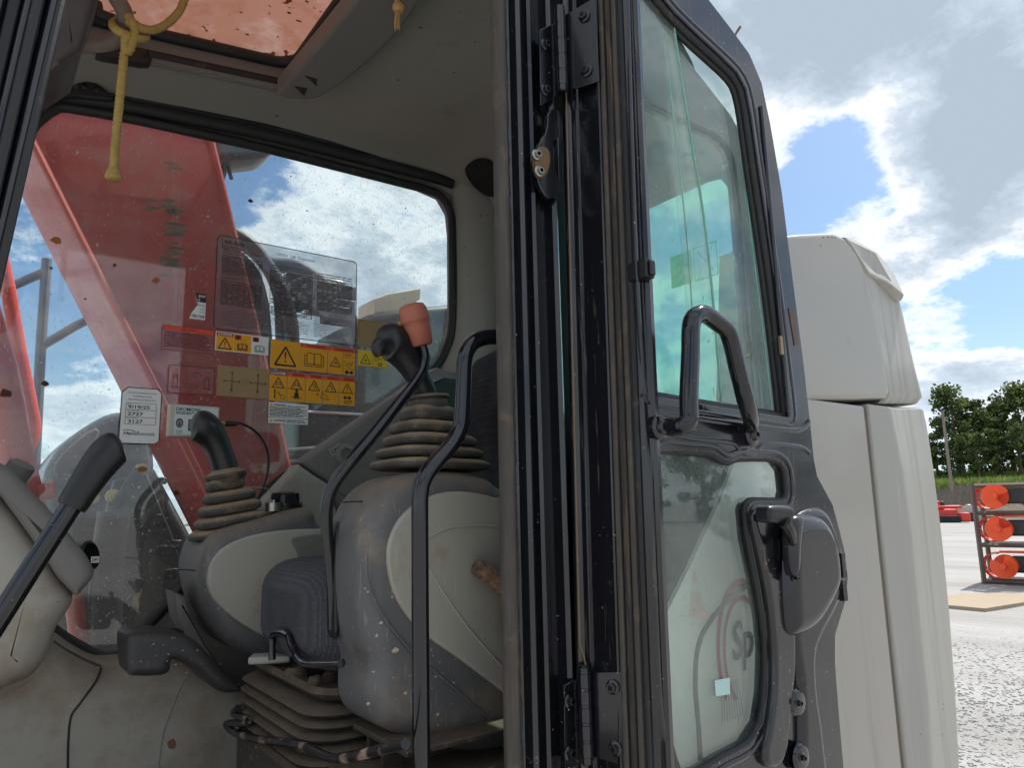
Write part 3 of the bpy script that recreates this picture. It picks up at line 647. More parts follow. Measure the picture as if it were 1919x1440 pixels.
# ---- door pillar: pressed-steel section swept up
def sweep_z(mb, prof, z0, z1, mt, lean=None, closed=True, nz=6):
    rings = []
    for i in range(nz+1):
        z = z0+(z1-z0)*i/nz; dx = lean(z) if lean else 0; rings.append([(x+dx, y, z) for x, y in prof])
    return mb.loft(rings, mt, True, closed)
a = MB(); sweep_z(a, [(.665, .90), (.604, .822), (.605, .814), (.617, .810), (.622, .799), (.629, .797), (.633, .803), (.636, .815), (.647, .817), (.650, .806), (.655, .803), (.659, .810), (.665, .818), (.684, .818), (.688, .803), (.694, .799), (.699, .803), (.702, .87), (.702, .90)], 1.0, 2.75, M_black)
PIL = a.build('door_pillar', EX, smooth=30)
a = MB(); sweep_z(a, [(.7025, .865), (.80, .865), (.80, .90), (.7025, .90)], 1.0, 2.75, M_deep); a.build('pillar_recess', PIL)
rsp = [(.5935+.0105*math.cos(q), .807+.0125*math.sin(q)) for q in [2*math.pi*k/14 for k in range(14)]]
a = MB(); sweep_z(a, rsp, 1.0, 2.75, M_rubdust, nz=40); a.build('door_seal', PIL, label='dusty grey bulb seal along the door opening')
a = MB()
rings = []
for i in range(160):
    z = 1.0+1.75*i/159; j = [rnd.uniform(-.0012, .0012) for _ in range(6)]
    rings.append([(.600+j[0]*.3, .8145+j[1], z), (.6035, .8075+j[2]*1.6, z), (.607+j[3], .806+j[3]*2, z), (.611, .8075+j[4]*1.8, z), (.615+j[5]*.3, .8135, z), (.6075, .822, z)])
a.loft(rings, M_ruststrip); a.build('seal_lip', PIL, smooth=60, label='mud caked rubber lip beside the bulb seal')
def bolt(c, n, r, par, mt=None, nm='bolt'):
    a = MB(); c = Vector(c); n = Vector(n).normalized()
    a.lathe(c, n, [(0, r*1.0), (.0025, r*1.0), (.003, r*.9)], mt or M_blackd, 16)
    u = n.orthogonal().normalized(); w = n.cross(u); q = [c+n*.003+(u*math.cos(k*math.pi/3)+w*math.sin(k*math.pi/3))*r*.66 for k in range(6)]
    a.loft([q, [p+n*.005 for p in q]], mt or M_blackd); a.lathe(c+n*.008, n, [(0, r*.42), (.001, r*.34), (-.002, r*.3)], M_deep, 10)
    return a.build(nm, par)
# door check bracket on the pillar, below the top hinge
ck = XZ([(1022, 205), (1048, 212), (1052, 255), (1046, 262), (1048, 340), (1042, 372), (1020, 376), (1002, 345), (998, 300), (1006, 268), (1020, 250)], .795)
a = MB(); a.plate(chaikin(ck, 1), [XZ([(1032, 268), (1040, 262), (1041, 335), (1034, 320)], .795)], .788, .797, M_blackd); CK = a.build('check_bracket', PIL, bevel=.0015)
a = MB(); a.pillow(chaikin(XZ([(1000, 278), (1018, 276), (1028, 290), (1026, 320), (1014, 340), (1002, 330), (997, 305)], .787), 2), .779, .7879, .004, mat('rusty_bracket', lin(120, 96, 70), .6, metal=.4, dust=(lin(140, 100, 60), .4, 60))); a.build('check_plate', PIL)
for x, y in ((1004, 291), (1009, 322)): bolt(PY(x, y, .779), (0, -1, 0), .0085, PIL, M_steel)

# ---- hinges
def hinge(y0, y1, yb, dx0):
    """leaf on the pillar, leaf on the door edge, knuckles between them; y0..y1 pixel rows"""
    zt = PY(1050, y0, .79).z; zb = PY(1055, y1, .79).z; zbb = PY(1050, yb, .79).z
    a = MB(); a.plate(XZ([(1008+dx0, y0+22), (1044+dx0, y0+5), (1046+dx0, y1-22), (1044+dx0, y1+2), (1010+dx0, y1+22)], .796), [], .7955, .7915, M_black)
    H = a.build('hinge', EX, bevel=.001)
    X0, Y0 = .6985, .781
    a = MB()
    n = Vector((.035, -.105, 0)).normalized()
    P0 = Vector((.7075, .783, 0)); W = .062
    nn = Vector((-n.y, n.x, 0)); nn = nn if nn.x < 0 else -nn
    def hp(s, z, o): return P0+n*s+nn*o+Vector((0, 0, z))
    a.loft([[hp(-.006, zb, .002), hp(W, zb-.006, .002), hp(W, zb-.006, .006), hp(-.006, zb, .006)], [hp(-.006, zt-.004, .002), hp(W, zt+.004, .002), hp(W, zt+.004, .006), hp(-.006, zt-.004, .006)]], M_black)
    a.build('hinge_leaf', H, bevel=.001)
    bx = PY(1052+dx0, (y0+y1)/2, .774); nk = 5; hz = (zt-zb)
    for k in range(nk):
        a = MB(); z0 = zb+hz*k/nk+.0012; z1 = zb+hz*(k+1)/nk-.0012; a.lathe((bx.x, bx.y, z0), (0, 0, 1), [(0, .0075), (.0012, .0088), (z1-z0-.0012, .0088), (z1-z0, .0075)], M_black, 18); a.build('hinge_knuckle', H)
    a = MB(); a.lathe((bx.x, bx.y, zb-.008), (0, 0, 1), [(0, .006), (.002, .008), (.007, .008), (hz+.013, .008), (hz+.016, .005)], M_black, 16); a.build('hinge_pin', H)
    for f in (.2, .8): bolt(PY(1021+dx0, y0+(y1-y0)*f+20, .7915), (0, -1, 0), .0095, H)
    for f in (.14, .84): bolt(hp(W*.68, zb+hz*f, .006), nn, .0098, H)
    return H
hinge(36, 178, 185, 0); hinge(1262, 1425, 1430, 45)

# ---- cab door, folded right back against the cab side
DY = .68
ol = XZ([(1183, -330), (1183, 0), (1192, 240), (1204, 520), (1216, 760), (1228, 1000), (1238, 1240), (1246, 1440), (1252, 1560), (1600, 1560), (1582, 1440), (1574, 1350), (1566, 1245), (1566, 1192), (1584, 1132), (1590, 1085), (1583, 1030), (1562, 948), (1532, 892), (1526, 860), (1519, 790), (1508, 690), (1490, 550), (1466, 360), (1444, 230), (1428, 155), (1405, 100), (1370, 52), (1330, 0), (1270, -80), (1225, -150), (1195, -240)], DY)
up = XZ([(1196, -60), (1230, -20), (1265, 22), (1310, 66), (1350, 103), (1382, 135), (1398, 165), (1408, 215), (1420, 300), (1438, 420), (1455, 540), (1472, 680), (1482, 772), (1478, 780), (1468, 780), (1350, 762), (1228, 742), (1221, 728), (1215, 660), (1205, 500), (1197, 280), (1190, 60), (1188, -40)], DY)
lo = XZ([(1236, 847), (1290, 846), (1335, 850), (1348, 858), (1360, 866), (1374, 866), (1388, 860), (1440, 860), (1462, 866), (1474, 882), (1478, 920), (1475, 934), (1466, 939), (1418, 938), (1406, 942), (1401, 956), (1406, 1010), (1420, 1080), (1434, 1160), (1440, 1220), (1438, 1300), (1430, 1356), (1405, 1396), (1360, 1420), (1320, 1445), (1290, 1455), (1276, 1445), (1262, 1400), (1250, 1330), (1243, 1220), (1238, 1100), (1232, 980), (1230, 900)], DY)
a = MB(); a.plate(ol, [up, lo], DY, DY+.024, M_blackd)
DOOR = a.build('cab_door', EX, bevel=.007, seg=3, label='black cab door folded back flat, inner side outwards')
# stile edge that faces forward, carrying seals
def stile(z): return (PY(1183, 0, DY).x-.757) + (2.52-z)*(-.0155)
prof = [(.7125, .795), (.7125, .789), (.716, .786), (.7205, .784), (.7215, .776), (.7225, .774), (.7265, .773), (.7325, .742), (.7330, .735), (.7375, .732), (.7400, .718), (.7445, .7155), (.7535, .694), (.7575, .688), (.7585, .678), (.7640, .6745), (.7720, .6760), (.7760, .684), (.7760, .735), (.750, .795)]
a = MB(); sweep_z(a, prof, 1.0, 2.72, M_blackd, stile, nz=10); a.build('door_stile', DOOR, smooth=30)
for (x, y, r, mt) in ((.7375, .727, .0045, M_rubdust), (.7415, .7165, .0048, M_ruststrip), (.7465, .7080, .0046, M_rubdust), (.7515, .6985, .0050, M_rub)):
    a = MB(); sweep_z(a, [(x+r*math.cos(q), y+r*math.sin(q)) for q in [2*math.pi*k/10 for k in range(10)]], 1.0, 2.72, mt, stile, nz=30); a.build('stile_seal', DOOR)
a = MB(); a.tube([(.7135+stile(z), .787, z) for z in (2.43, 2.2, 1.9, 1.6, 1.56, 1.535, 1.52)][:5]+[(.7165+stile(1.535), .783, 1.545), (.722+stile(1.52), .775, 1.50)], .0014, mat('worn_bare_edge', lin(128, 108, 82), .5, metal=.3), 8); a.build('worn_edge', DOOR)
# panes
def pane(ol, y, name, mt, par, t=.004):
    q = MB(); q.plate(ol, [], y, y+t, mt); return q.build(name, par, smooth=0)
pane(XZ([(1180, -60), (1222, -30), (1262, 47), (1290, 230), (1318, 400), (1336, 560), (1353, 775), (1300, 770), (1212, 752), (1205, 600), (1190, 200)], .695), .695, 'door_pane', G_door, DOOR)
pane(XZ([(1240, 40), (1275, 60), (1330, 120), (1370, 172), (1384, 230), (1402, 400), (1432, 640), (1448, 790), (1300, 775), (1285, 520), (1262, 300)], .706), .706, 'sliding_pane', G_door, DOOR)
pane(inset(lo if area(lo) > 0 else lo[::-1], -.008), .694, 'lower_pane', G_low, DOOR)
for pts, y, r in (([(1262, 47), (1290, 230), (1318, 400), (1336, 560), (1353, 770)], .6965, .0022), ([(1244, 80), (1272, 300), (1293, 520), (1307, 770)], .708, .0014), ([(1384, 230), (1402, 400), (1432, 640), (1447, 775)], .708, .0014)):
    a = MB(); a.tube([PY(x, yy, y) for x, yy in pts], r, M_edge, 8, 4); a.build('glass_edge_strip', DOOR)
# rubber channels round the openings
def ringtube(ol, y, r, mt, name, par, flat=1.0, d=0.0):
    o2 = ol if area(ol) > 0 else ol[::-1]; o2 = inset(o2, d); pts = [Vector((x, y, z)) for x, z in o2]; pts.append(pts[0]); q = MB(); q.tube(pts, r, mt, 8, 2, flat if name != 'frame_ridge' else .45); return q.build(name, par, smooth=60)
ringtube(up, DY+.012, .0075, M_rub, 'glazing_seal', DOOR, 1.0, .001); ringtube(up, DY+.020, .006, M_rub, 'glazing_seal', DOOR, 1.0, .006)
ringtube(up, DY-.0005, .0035, M_blackd, 'frame_ridge', DOOR, 1.0, -.013)
ringtube(lo, DY+.006, .005, M_rub, 'glazing_seal', DOOR, 1.0, .0); ringtube(lo, DY-.001, .004, M_blackd, 'frame_ridge', DOOR, 1.0, -.011)
# pressed ledges of the middle rail
for pts, r in (([(1224, 772), (1290, 782), (1390, 795), (1480, 806), (1505, 803), (1517, 790)], .0045), ([(1236, 808), (1300, 822), (1372, 830), (1388, 846), (1410, 852), (1422, 842), (1440, 832), (1500, 838), (1518, 850)], .0035)):
    a = MB(); a.tube([PY(x, y, DY-.001) for x, y in pts], r, M_blackd, 8, 4, .45); a.build('rail_ledge', DOOR, smooth=60)
for pts in ([(1470, 200), (1488, 400), (1510, 640), (1522, 780)],):
    a = MB(); a.tube([PY(x-44, y, DY-.001) for x, y in pts], .004, M_blackd, 8, 4); a.build('frame_ridge', DOOR, smooth=60)
# brown reflection on the outer frame, painted on as a thin plate
a = MB(); a.plate(XZ([(1477, 578), (1487, 582), (1496, 645), (1488, 648)], DY), [], DY-.0012, DY-.0002, mat('brown_reflection', lin(92, 66, 46), .5)); a.build('painted_reflection', DOOR)
# grab handle
def hpt(x, y, Y): return PY(x, y, Y)
a = MB(); HP = [(1238, 801, .672), (1262, 800, .655), (1280, 798, .634), (1291, 786, .630), (1291, 740, .630), (1294, 660, .630), (1295, 612, .630), (1302, 594, .630), (1320, 589, .630), (1345, 605, .630), (1362, 620, .630), (1372, 646, .630), (1382, 690, .630), (1396, 745, .632), (1406, 780, .645), (1410, 805, .668), (1411, 822, .673)]
a.tube([hpt(*p) for p in HP], [.011]+[.0130]*13+[.0125, .011, .009], M_tubeblk, 14, 4); HD = a.build('grab_handle', DOOR, smooth=60)
for x, y in ((1238, 801), (1410, 815)):
    a = MB(); p = PY(x, y, .668); a.lathe(p, (0, -1, 0), [(-.012, .017), (0, .017), (.002, .015), (.003, .010), (.008, .009), (.010, .007), (.0101, .004), (.006, .0035)], M_blackd if x < 1300 else M_blackd, 20); a.build('handle_bolt', DOOR)
# latch catch on the glass edge
a = MB(); c = PY(1211, 505, .672); a.box((c.x-.009, .664, c.z-.014), (c.x+.009, .70, c.z+.014), M_sock); a.box((c.x-.004, .660, c.z-.011), (c.x+.007, .6638, c.z+.011), M_sock); a.build('catch_block', DOOR, bevel=.003)
# latch housing, release lever, pressed channel
M_latch = mat('latch_cover_plastic', (.011, .011, .014), .26, coat=.3, bump=(.15, 350, .0008), dust=(DUSTY, .22, 12), speck=(TAN, .06, 120))
a = MB(); a.pillow(smooth2(XZ([(1476, 1000), (1490, 968), (1520, 952), (1550, 958), (1574, 1012), (1584, 1060), (1583, 1105), (1566, 1150), (1545, 1190), (1532, 1230), (1534, 1300), (1545, 1380), (1550, 1480), (1500, 1480), (1500, 1380), (1496, 1280), (1488, 1220), (1480, 1150), (1476, 1070)], .672), 4), .668, .686, .016, M_latch, 5); a.build('moulded_edge', DOOR, smooth=60)
a = MB(); a.pillow(smooth2(XZ([(1479, 1000), (1492, 972), (1520, 964), (1550, 972), (1571, 1012), (1580, 1060), (1579, 1102), (1560, 1144), (1536, 1178), (1508, 1194), (1487, 1188), (1480, 1130), (1478, 1060)], .656), 4), .650, .677, .026, M_latch, 7); a.build('latch_housing', DOOR, smooth=60)
a = MB(); a.pillow(smooth2(XZ([(1490, 976), (1504, 966), (1512, 974), (1508, 1020), (1505, 1070), (1494, 1078), (1488, 1030)], .640), 3), .640, .66, .012, M_latch, 4); a.build('lever_guard', DOOR, smooth=50)
a = MB(); a.pillow(chaikin(XZ([(1436, 953), (1442, 947), (1480, 949), (1486, 956), (1485, 976), (1468, 982), (1442, 980), (1436, 974)], .632), 2), .626, .650, .007, M_grip, 5)
a.build('release_lever', DOOR, smooth=50)
a = MB(); a.tube([PY(1470, 978, .628), PY(1482, 1000, .632), PY(1486, 1022, .65)], [.010, .008, .006], M_grip, 10, 3); a.build('lever_arm', DOOR)
a = MB(); a.pillow(chaikin(XZ([(1404, 962), (1418, 952), (1472, 952), (1480, 1000), (1484, 1120), (1490, 1240), (1480, 1330), (1470, 1440), (1420, 1440), (1444, 1340), (1448, 1230), (1438, 1120), (1416, 1020)], .674), 2), .668, .682, .008, M_blackd, 4); a.build('pressed_channel', DOOR, smooth=40)
a = MB(); a.plate(XZ([(1467, 1012), (1490, 1012), (1492, 1050), (1468, 1050)], .66), [], .6655, .6675, M_deep); a.build('lever_slot', DOOR)
for x, y in ((1486, 1084), (1493, 1318), (1500, 1420)): bolt(PY(x, y, .667 if y > 1200 else .655), (0, -1, 0), .0075 if y > 1200 else .005, DOOR)
for x, y in ((1493, 1318), (1500, 1420)):
    a = MB(); a.lathe(PY(x, y, .6705), (0, -1, 0), [(0, .020), (.004, .017), (.0055, .012)], M_blackd, 20); a.build('pressed_boss', DOOR)
a = MB(); a.box((-.006, -.004, -.020), (.006, .004, .020), M_scrape, Matrix.Translation(PY(1578, 1060, .668))); a.box((-.006, -.004, -.016), (.006, .004, .016), M_scrape, Matrix.Translation(PY(1580, 1108, .668))); a.build('striker_edge', DOOR)
# bronze clip on the rear glass channel
a = MB(); c = PY(1462, 648, DY); a.box((c.x-.004, DY-.004, c.z-.016), (c.x+.004, DY, c.z+.016), mat('bronze_clip', lin(150, 132, 104), .45, metal=.5)); a.build('channel_clip', DOOR)

# ---- cab side behind the folded door, rear wall and rear window
RX = 1.25
a = MB(); a.plate([(.745, 1.0), (RX, 1.0), (RX, 2.42), (1.17, 2.52), (1.0, 2.62), (.745, 2.80)], [rrect(.80, 1.84, 1.17, 2.46, .06)], .80, .825, M_black); QP = a.build('quarter_panel', EX, bevel=.004)
pane(rrect(.79, 1.83, 1.18, 2.47, .05), .808, 'quarter_pane', G_rear, QP)
# cream lower skin with its curved seam and round emblem, seen through the lower door glass
cr = XZ([(1225, 1190), (1290, 1060), (1345, 940), (1372, 870), (1500, 830), (1518, 850), (1545, 1560), (1225, 1560)], .795)
a = MB(); a.plate(cr, [], .7905, .7990, mat('cream_cab_skin', lin(238, 237, 228), .4, var=.04, streak=(lin(190, 186, 172), .15, 14))); SK = a.build('lower_skin', QP, label='cream painted lower skin of the cab side')
a = MB(); a.tube([PY(x, y, .790) for x, y in [(1420, 1085), (1370, 1120), (1330, 1165), (1308, 1210), (1302, 1280), (1308, 1360), (1314, 1460)]], .0045, M_linerd, 8, 4); a.build('skin_seam', QP)
def onskin(u, v, l): return (PY(1396, 1222, .789).x+u, .7895-l*.0003, PY(1396, 1222, .789).z+v)
d_ = Decal(onskin); M_logr = mat('emblem_red', lin(190, 16, 28), .4)
for r, w, a0, a1, mt in ((.082, .010, 60, 215, M_logr), (.064, .007, 60, 235, M_logr)):
    for k in range(20):
        q0, q1 = [math.radians(a0+(a1-a0)*j/20) for j in (k, k+1)]
        d_.poly([(r*.8*math.cos(q0), r*1.3*math.sin(q0)), (r*.8*math.cos(q1), r*1.3*math.sin(q1)), ((r+w)*.8*math.cos(q1), (r+w)*1.3*math.sin(q1)), ((r+w)*.8*math.cos(q0), (r+w)*1.3*math.sin(q0))], mt, 1)
d_.text('Sp', -.038, -.030, w=.058, h=.082, mt=M_ink, lay=2, slant=.15)
for k in range(9): d_.line((-.072+k*.007, -.10), (-.066+k*.005, -.04), .0010, M_ink, 1)
d_.build('emblem', QP, smooth=0, recalc=False, label='round red ring emblem with black italic letters on the cab side')
a = MB(); a.plate(XZ([(1339, 1276), (1367, 1271), (1368, 1302), (1341, 1306)], .692), [], .6915, .6925, mat('pale_blue_label', lin(176, 206, 200), .4)); a.build('glass_label', DOOR, smooth=0)
# rear wall with window
def plateX(mb, ol, holes, x0, x1, mt):
    t = MB(); t.plate(ol, holes, x0, x1, mt); mb.add([(y, x, z) for x, y, z in t.v], t.f, mt)
a = MB(); plateX(a, [(.825, 1.0), (1.84, 1.0), (1.84, 2.78), (1.15, 2.72), (.95, 2.62), (.86, 2.56), (.825, 2.42)], [rrect(.875, 1.78, 1.66, 2.47, .08)], RX, RX+.04, M_linerd); RW = a.build('rear_wall', EX)
a = MB(); plateX(a, rrect(.865, 1.77, 1.67, 2.48, .07), [], RX+.012, RX+.017, G_rear); a.build('rear_pane', RW, smooth=0)
d_ = Decal(lambda u, v, l: (RX+.011-l*.0004, PX(1253, 540, RX).y-u, PX(1253, 540, RX).z+v)); M_exit = mat('exit_green', lin(40, 176, 140), .5, trans=.75); M_exw = mat('exit_white', lin(228, 238, 232), .5, trans=.75)
d_.rect(0, 0, .062, .075, M_exit, 0); d_.circ((.034, .062), .006, M_exw, 1)
d_.pline([(.034, .053), (.028, .034), (.040, .022), (.034, .008)], .007, M_exw, 1); d_.pline([(.028, .034), (.014, .022), (.006, .022)], .006, M_exw, 2); d_.pline([(.016, .040), (.022, .051), (.036, .050), (.048, .040)], .005, M_exw, 3)
d_.pline([(.068, 0), (.068, .075), (.13, .075), (.13, 0)], .003, M_exit, 1, True); d_.line((.08, .012), (.12, .065), .003, M_exit, 2); d_.line((.12, .012), (.08, .065), .003, M_exit, 3)
d_.build('exit_sticker', RW, smooth=0, recalc=False, label='green running-man emergency exit sticker on the rear glass')

# ---- roof: headliner drooping to the front, rounded into the far side and the rear
def zc(x): return 2.79-.13*max(0, .55-x)+.03*max(0, x-.55)
def roof_z(x, y, up=0.0):
    z = zc(x)
    t = (y-1.56)/.24
    if t > 0: z -= (.035+.03*max(0, x))*(1-math.sqrt(max(0, 1-min(t, 1)**2)))
    t = (x-1.0)/.28
    if t > 0: z -= .19*(1-math.sqrt(max(0, 1-min(t, .995)**2)))
    t = (.92-y)/.14
    if t > 0: z -= .05*min(1, t)**2
    return z+up
HX0, HX1, HY0, HY1 = .02, .565, .95, 1.635
def in_hatch(x, y): return HX0 < x < HX1 and HY0 < y < HY1
def roof(name, up, mt):
    xs = [-.15+1.43*i/52 for i in range(53)]+[HX0, HX1]; ys = [.80+1.0*i/40 for i in range(41)]+[HY0, HY1]; xs.sort(); ys.sort()
    q = MB(); n = len(ys); vs = [(x, y, roof_z(x, y, up)) for x in xs for y in ys]
    fs = [(i*n+j, (i+1)*n+j, (i+1)*n+j+1, i*n+j+1) for i in range(len(xs)-1) for j in range(n-1) if not in_hatch((xs[i]+xs[i+1])/2, (ys[j]+ys[j+1])/2) and not (xs[i] > .85 and ys[j] < .93)]
    q.add(vs, fs, mt); return q.build(name, EX, smooth=70, recalc=False)
roof('headliner', 0, M_liner); roof('roof_panel', .05, M_black)
a = MB(); a.box((-.15, .80, 2.66), (.75, .825, 2.88), M_black); a.build('door_header', EX)
a = MB(); a.box((-.17, .80, 2.58), (-.15, 1.82, 2.80), M_black); a.build('front_header', EX)
# dirt prints on the headliner near the pillar
def roofpt(px, py, up=0.0):
    d = ray(px, py); t = .5
    for _ in range(400):
        t += .005; p = CAM+d*t
        if p.z > roof_z(p.x, p.y)+up: break
    return p
for k, (x, y, w) in enumerate(((790, 50, 6), (805, 49, 5), (822, 47, 7), (846, 42, 5), (862, 40, 6), (900, 35, 9), (874, 18, 5), (880, 20, 5), (916, 18, 6), (742, 266, 9))):
    q = MB(); n_ = 8; q.add([roofpt(x+w*math.cos(2*math.pi*i/n_)*rnd.uniform(.7, 1.1), y+w*.35*math.sin(2*math.pi*i/n_)*rnd.uniform(.6, 1.1))-Vector((0, 0, .001)) for i in range(n_)], [tuple(range(n_))], mat('liner_stain', lin(58, 55, 52), .8)); q.build('smudge', bpy.data.objects['headliner'], smooth=0)
# hatch: well sides, pane, seal, curved visor, handle, latch
def hz(x, up): return zc(x)+up
a = MB()
rr = rrect(HX0, HY0, HX1, HY1, .05, 5)
a.loft([[(x, y, hz(x, -.004)) for x, y in rr], [(x, y, hz(x, .085)) for x, y in rr]], M_linerd, caps=False); HT_ = a.build('roof_hatch', EX, smooth=50)
a = MB(); xs = [HX0-.03+(HX1-HX0+.06)*i/12 for i in range(13)]; yv = [HY0-.03+(HY1-HY0+.06)*i/12 for i in range(13)]
a.add([(x, y, hz(x, .078)+.012*math.sin(math.pi*i/12)*math.sin(math.pi*j/12)) for i, x in enumerate(xs) for j, y in enumerate(yv)], [(i*13+j, (i+1)*13+j, (i+1)*13+j+1, i*13+j+1) for i in range(12) for j in range(12)], M_hatch); a.build('hatch_pane', HT_, recalc=False, label='dusty pinkish translucent hatch pane with mud spots')
for up_, r_, ins in ((.060, .014, .004), (.012, .010, -.004), (-.002, .006, -.014)):
    o2 = inset(rr if area(rr) > 0 else rr[::-1], ins); pts = [Vector((x, y, hz(x, up_))) for x, y in o2]; pts.append(pts[0]); a = MB(); a.tube(pts, r_, M_rub if up_ > 0 else M_linerd, 8, 0); a.build('hatch_seal', HT_, smooth=70)
# visor panel at the rear of the hatch, hanging a little below the liner
def vis(px, py, z): return PZ(px, py, z)
vo_ = [(675, -10), (600, 82), (517, 180), (540, 186), (580, 188), (600, 183), (640, 158), (690, 118), (740, 70), (775, 22), (800, -15), (880, -120), (780, -120)]
V3 = [vis(x, y, 2.745) for x, y in vo_]
a = MB(); a.loft([[p for p in V3], [p+Vector((0, 0, .05)) for p in V3]], M_linerd); VS = a.build('hatch_visor', HT_, bevel=.008, seg=3)
for tri_ in ([(571, 142), (594, 148), (594, 162)], [(552, 162), (576, 166), (570, 180)]):
    a = MB(); T = [vis(x, y, 2.7435) for x, y in tri_]; a.add(T+[t+Vector((0, 0, .001)) for t in T], [(0, 1, 2), (3, 5, 4), (0, 3, 4, 1), (1, 4, 5, 2), (2, 5, 3, 0)], M_deep); a.build('visor_slot', HT_, smooth=0)
a = MB(); hp_ = [PZ(x, y, z) for x, y, z in ((140, 88, 2.68), (175, 84, 2.64), (205, 80, 2.63), (228, 66, 2.63), (236, 45, 2.64), (232, 20, 2.66), (218, -5, 2.68), (200, -40, 2.70))]
a.tube(hp_, .0145, M_hndl, 14, 5); a.build('hatch_handle', HT_, smooth=60)
a = MB(); a.pillow(chaikin(XZ([(180, 97), (240, 92), (280, 95), (287, 110), (280, 122), (225, 112), (182, 105)], 1.585), 1), 1.58, 1.605, .004, M_rub); a.build('hatch_latch', HT_)
bolt(PY(275, 100, 1.579), (0, -1, 0), .007, HT_)
a = MB(); a.tube([PY(x, y, 1.575) for x, y in ((180, 5), (185, 25), (200, 32), (215, 38), (228, 50))], .012, M_rub, 10, 3); a.build('hatch_strap', HT_)

# ---- far side wall, window and its trim
WY = 1.80
wo = XZ([(-140, 700), (-60, 450), (40, 262), (72, 222), (98, 204), (125, 200), (250, 222), (390, 253), (513, 281), (650, 316), (790, 352), (826, 368), (843, 398), (847, 440), (848, 600), (838, 650), (815, 692), (760, 733), (690, 783), (600, 850), (540, 893), (495, 930), (430, 1005), (350, 1095), (280, 1172), (248, 1212), (225, 1232), (195, 1238), (165, 1228), (100, 1190), (40, 1130), (-60, 1040), (-140, 940)], WY)
a = MB(); a.plate([(-.6, .9), (1.34, .9), (1.34, 2.82), (-.6, 2.82)], [wo], WY, WY+.03, M_linerd); SW = a.build('side_wall', EX)
WIN = ringtube(wo, WY-.006, .013, M_rub, 'side_window', EX, 1.0, .004); WIN['label'] = 'dusty far side window with warning stickers, seen through the cab'
a = MB(); a.plate(inset(wo if area(wo) > 0 else wo[::-1], -.01), [], WY+.004, WY+.009, G_side); a.build('window_pane', WIN, smooth=0)
# top channel above the window and clip bracket in its front corner
a = MB(); pts = [(60, 212), (92, 186), (125, 180), (250, 200), (390, 228), (513, 255), (650, 290), (790, 326), (848, 344)]
a.tube([PY(x, y, WY-.02) for x, y in pts], .017, M_rub, 10, 4, .8); a.tube([PY(x, y-14, WY-.012) for x, y in pts[1:]], .012, M_deep, 8, 4); a.build('window_channel', WIN, smooth=60)
a = MB(); a.pillow(chaikin(XZ([(98, 182), (120, 166), (158, 152), (182, 156), (205, 174), (214, 190), (180, 186), (130, 180), (104, 192)], 1.76), 1), 1.755, 1.79, .005, M_rub); CB = a.build('corner_bracket', WIN)
for x, y in ((158, 161), (180, 166)): bolt(PY(x, y, 1.754), (0, -1, 0), .008, WIN)
# rear trim column, speaker
a = MB(); tr_ = [PY(x, y, Y) for x, y, Y in ((846, 352, 1.80), (900, 380, 1.74), (960, 395, 1.70))]
rows = []
for y_, dx in ((340, 0), (420, 4), (560, 6), (640, 0), (700, -25), (760, -60)):
    rows.append([PY(846+dx, y_, 1.795), PY(862+dx, y_, 1.77), PY(885+dx*.6, y_, 1.745), PY(915, y_, 1.735), PY(960, y_, 1.74), PY(1010, y_, 1.78)])
a.loft(rows, M_liner, caps=False, closed=False); a.build('rear_trim', EX, smooth=60)
a = MB(); sp_ = smooth2([(874, 316), (884, 302), (900, 296), (918, 299), (940, 318), (950, 345), (940, 362), (922, 366), (902, 356), (884, 338)], 3)
c0_ = [roofpt(x, y)-ray(x, y)*.004 for x, y in sp_]; cm = sum(c0_, Vector())/len(c0_)
a.loft([c0_, [p-Vector((.010, .006, .010)) for p in c0_], [p.lerp(cm, .12)-Vector((.013, .008, .013)) for p in c0_]], mat('speaker_mesh', (.016, .016, .016), .8, weave=600)); a.build('speaker_grille', EX, smooth=50)
# diagonal lower trim with 12V socket
a = MB(); a.pillow(XZ([(556, 868), (600, 838), (690, 775), (760, 726), (815, 690), (840, 700), (900, 700), (960, 720), (960, 1000), (640, 1000), (615, 906), (585, 888)], 1.755), 1.735, 1.80, .012, M_linerd); TR = a.build('trim_panel', EX, smooth=50)
a = MB(); a.pillow(XZ([(498, 930), (556, 871), (583, 890), (613, 908), (640, 1005), (500, 1010), (470, 965)], 1.755), 1.735, 1.80, .012, M_cowl); a.build('trim_panel', EX, smooth=50)
sc = PY(648, 852, 1.733); a = MB(); a.lathe(sc, (-.1, -1, .1), [(-.01, .030), (.004, .028), (.006, .020), (.007, .016), (-.015, .014)], M_linerd, 20); a.build('power_socket', TR)
q0 = PY(624, 852, 1.732); ang = math.radians(33)
d_ = Decal(lambda u, v, l: (q0.x+u*math.cos(ang)-v*math.sin(ang), 1.7325-l*.0004, q0.z+u*math.sin(ang)+v*math.cos(ang)))
d_.rect(-.004, -.004, .032, .016, mat('grey_label', lin(150, 150, 148), .5), 0); d_.text('12V', .001, .0005, w=.026, h=.011, mt=M_ink, lay=1); d_.build('socket_label', TR, smooth=0, recalc=False)
a = MB(); a.lathe(PY(648, 915, 1.733), (0, -1, 0), [(0, .02), (.002, .018), (.001, .012)], M_linerd, 18); a.build('trim_plug', TR)

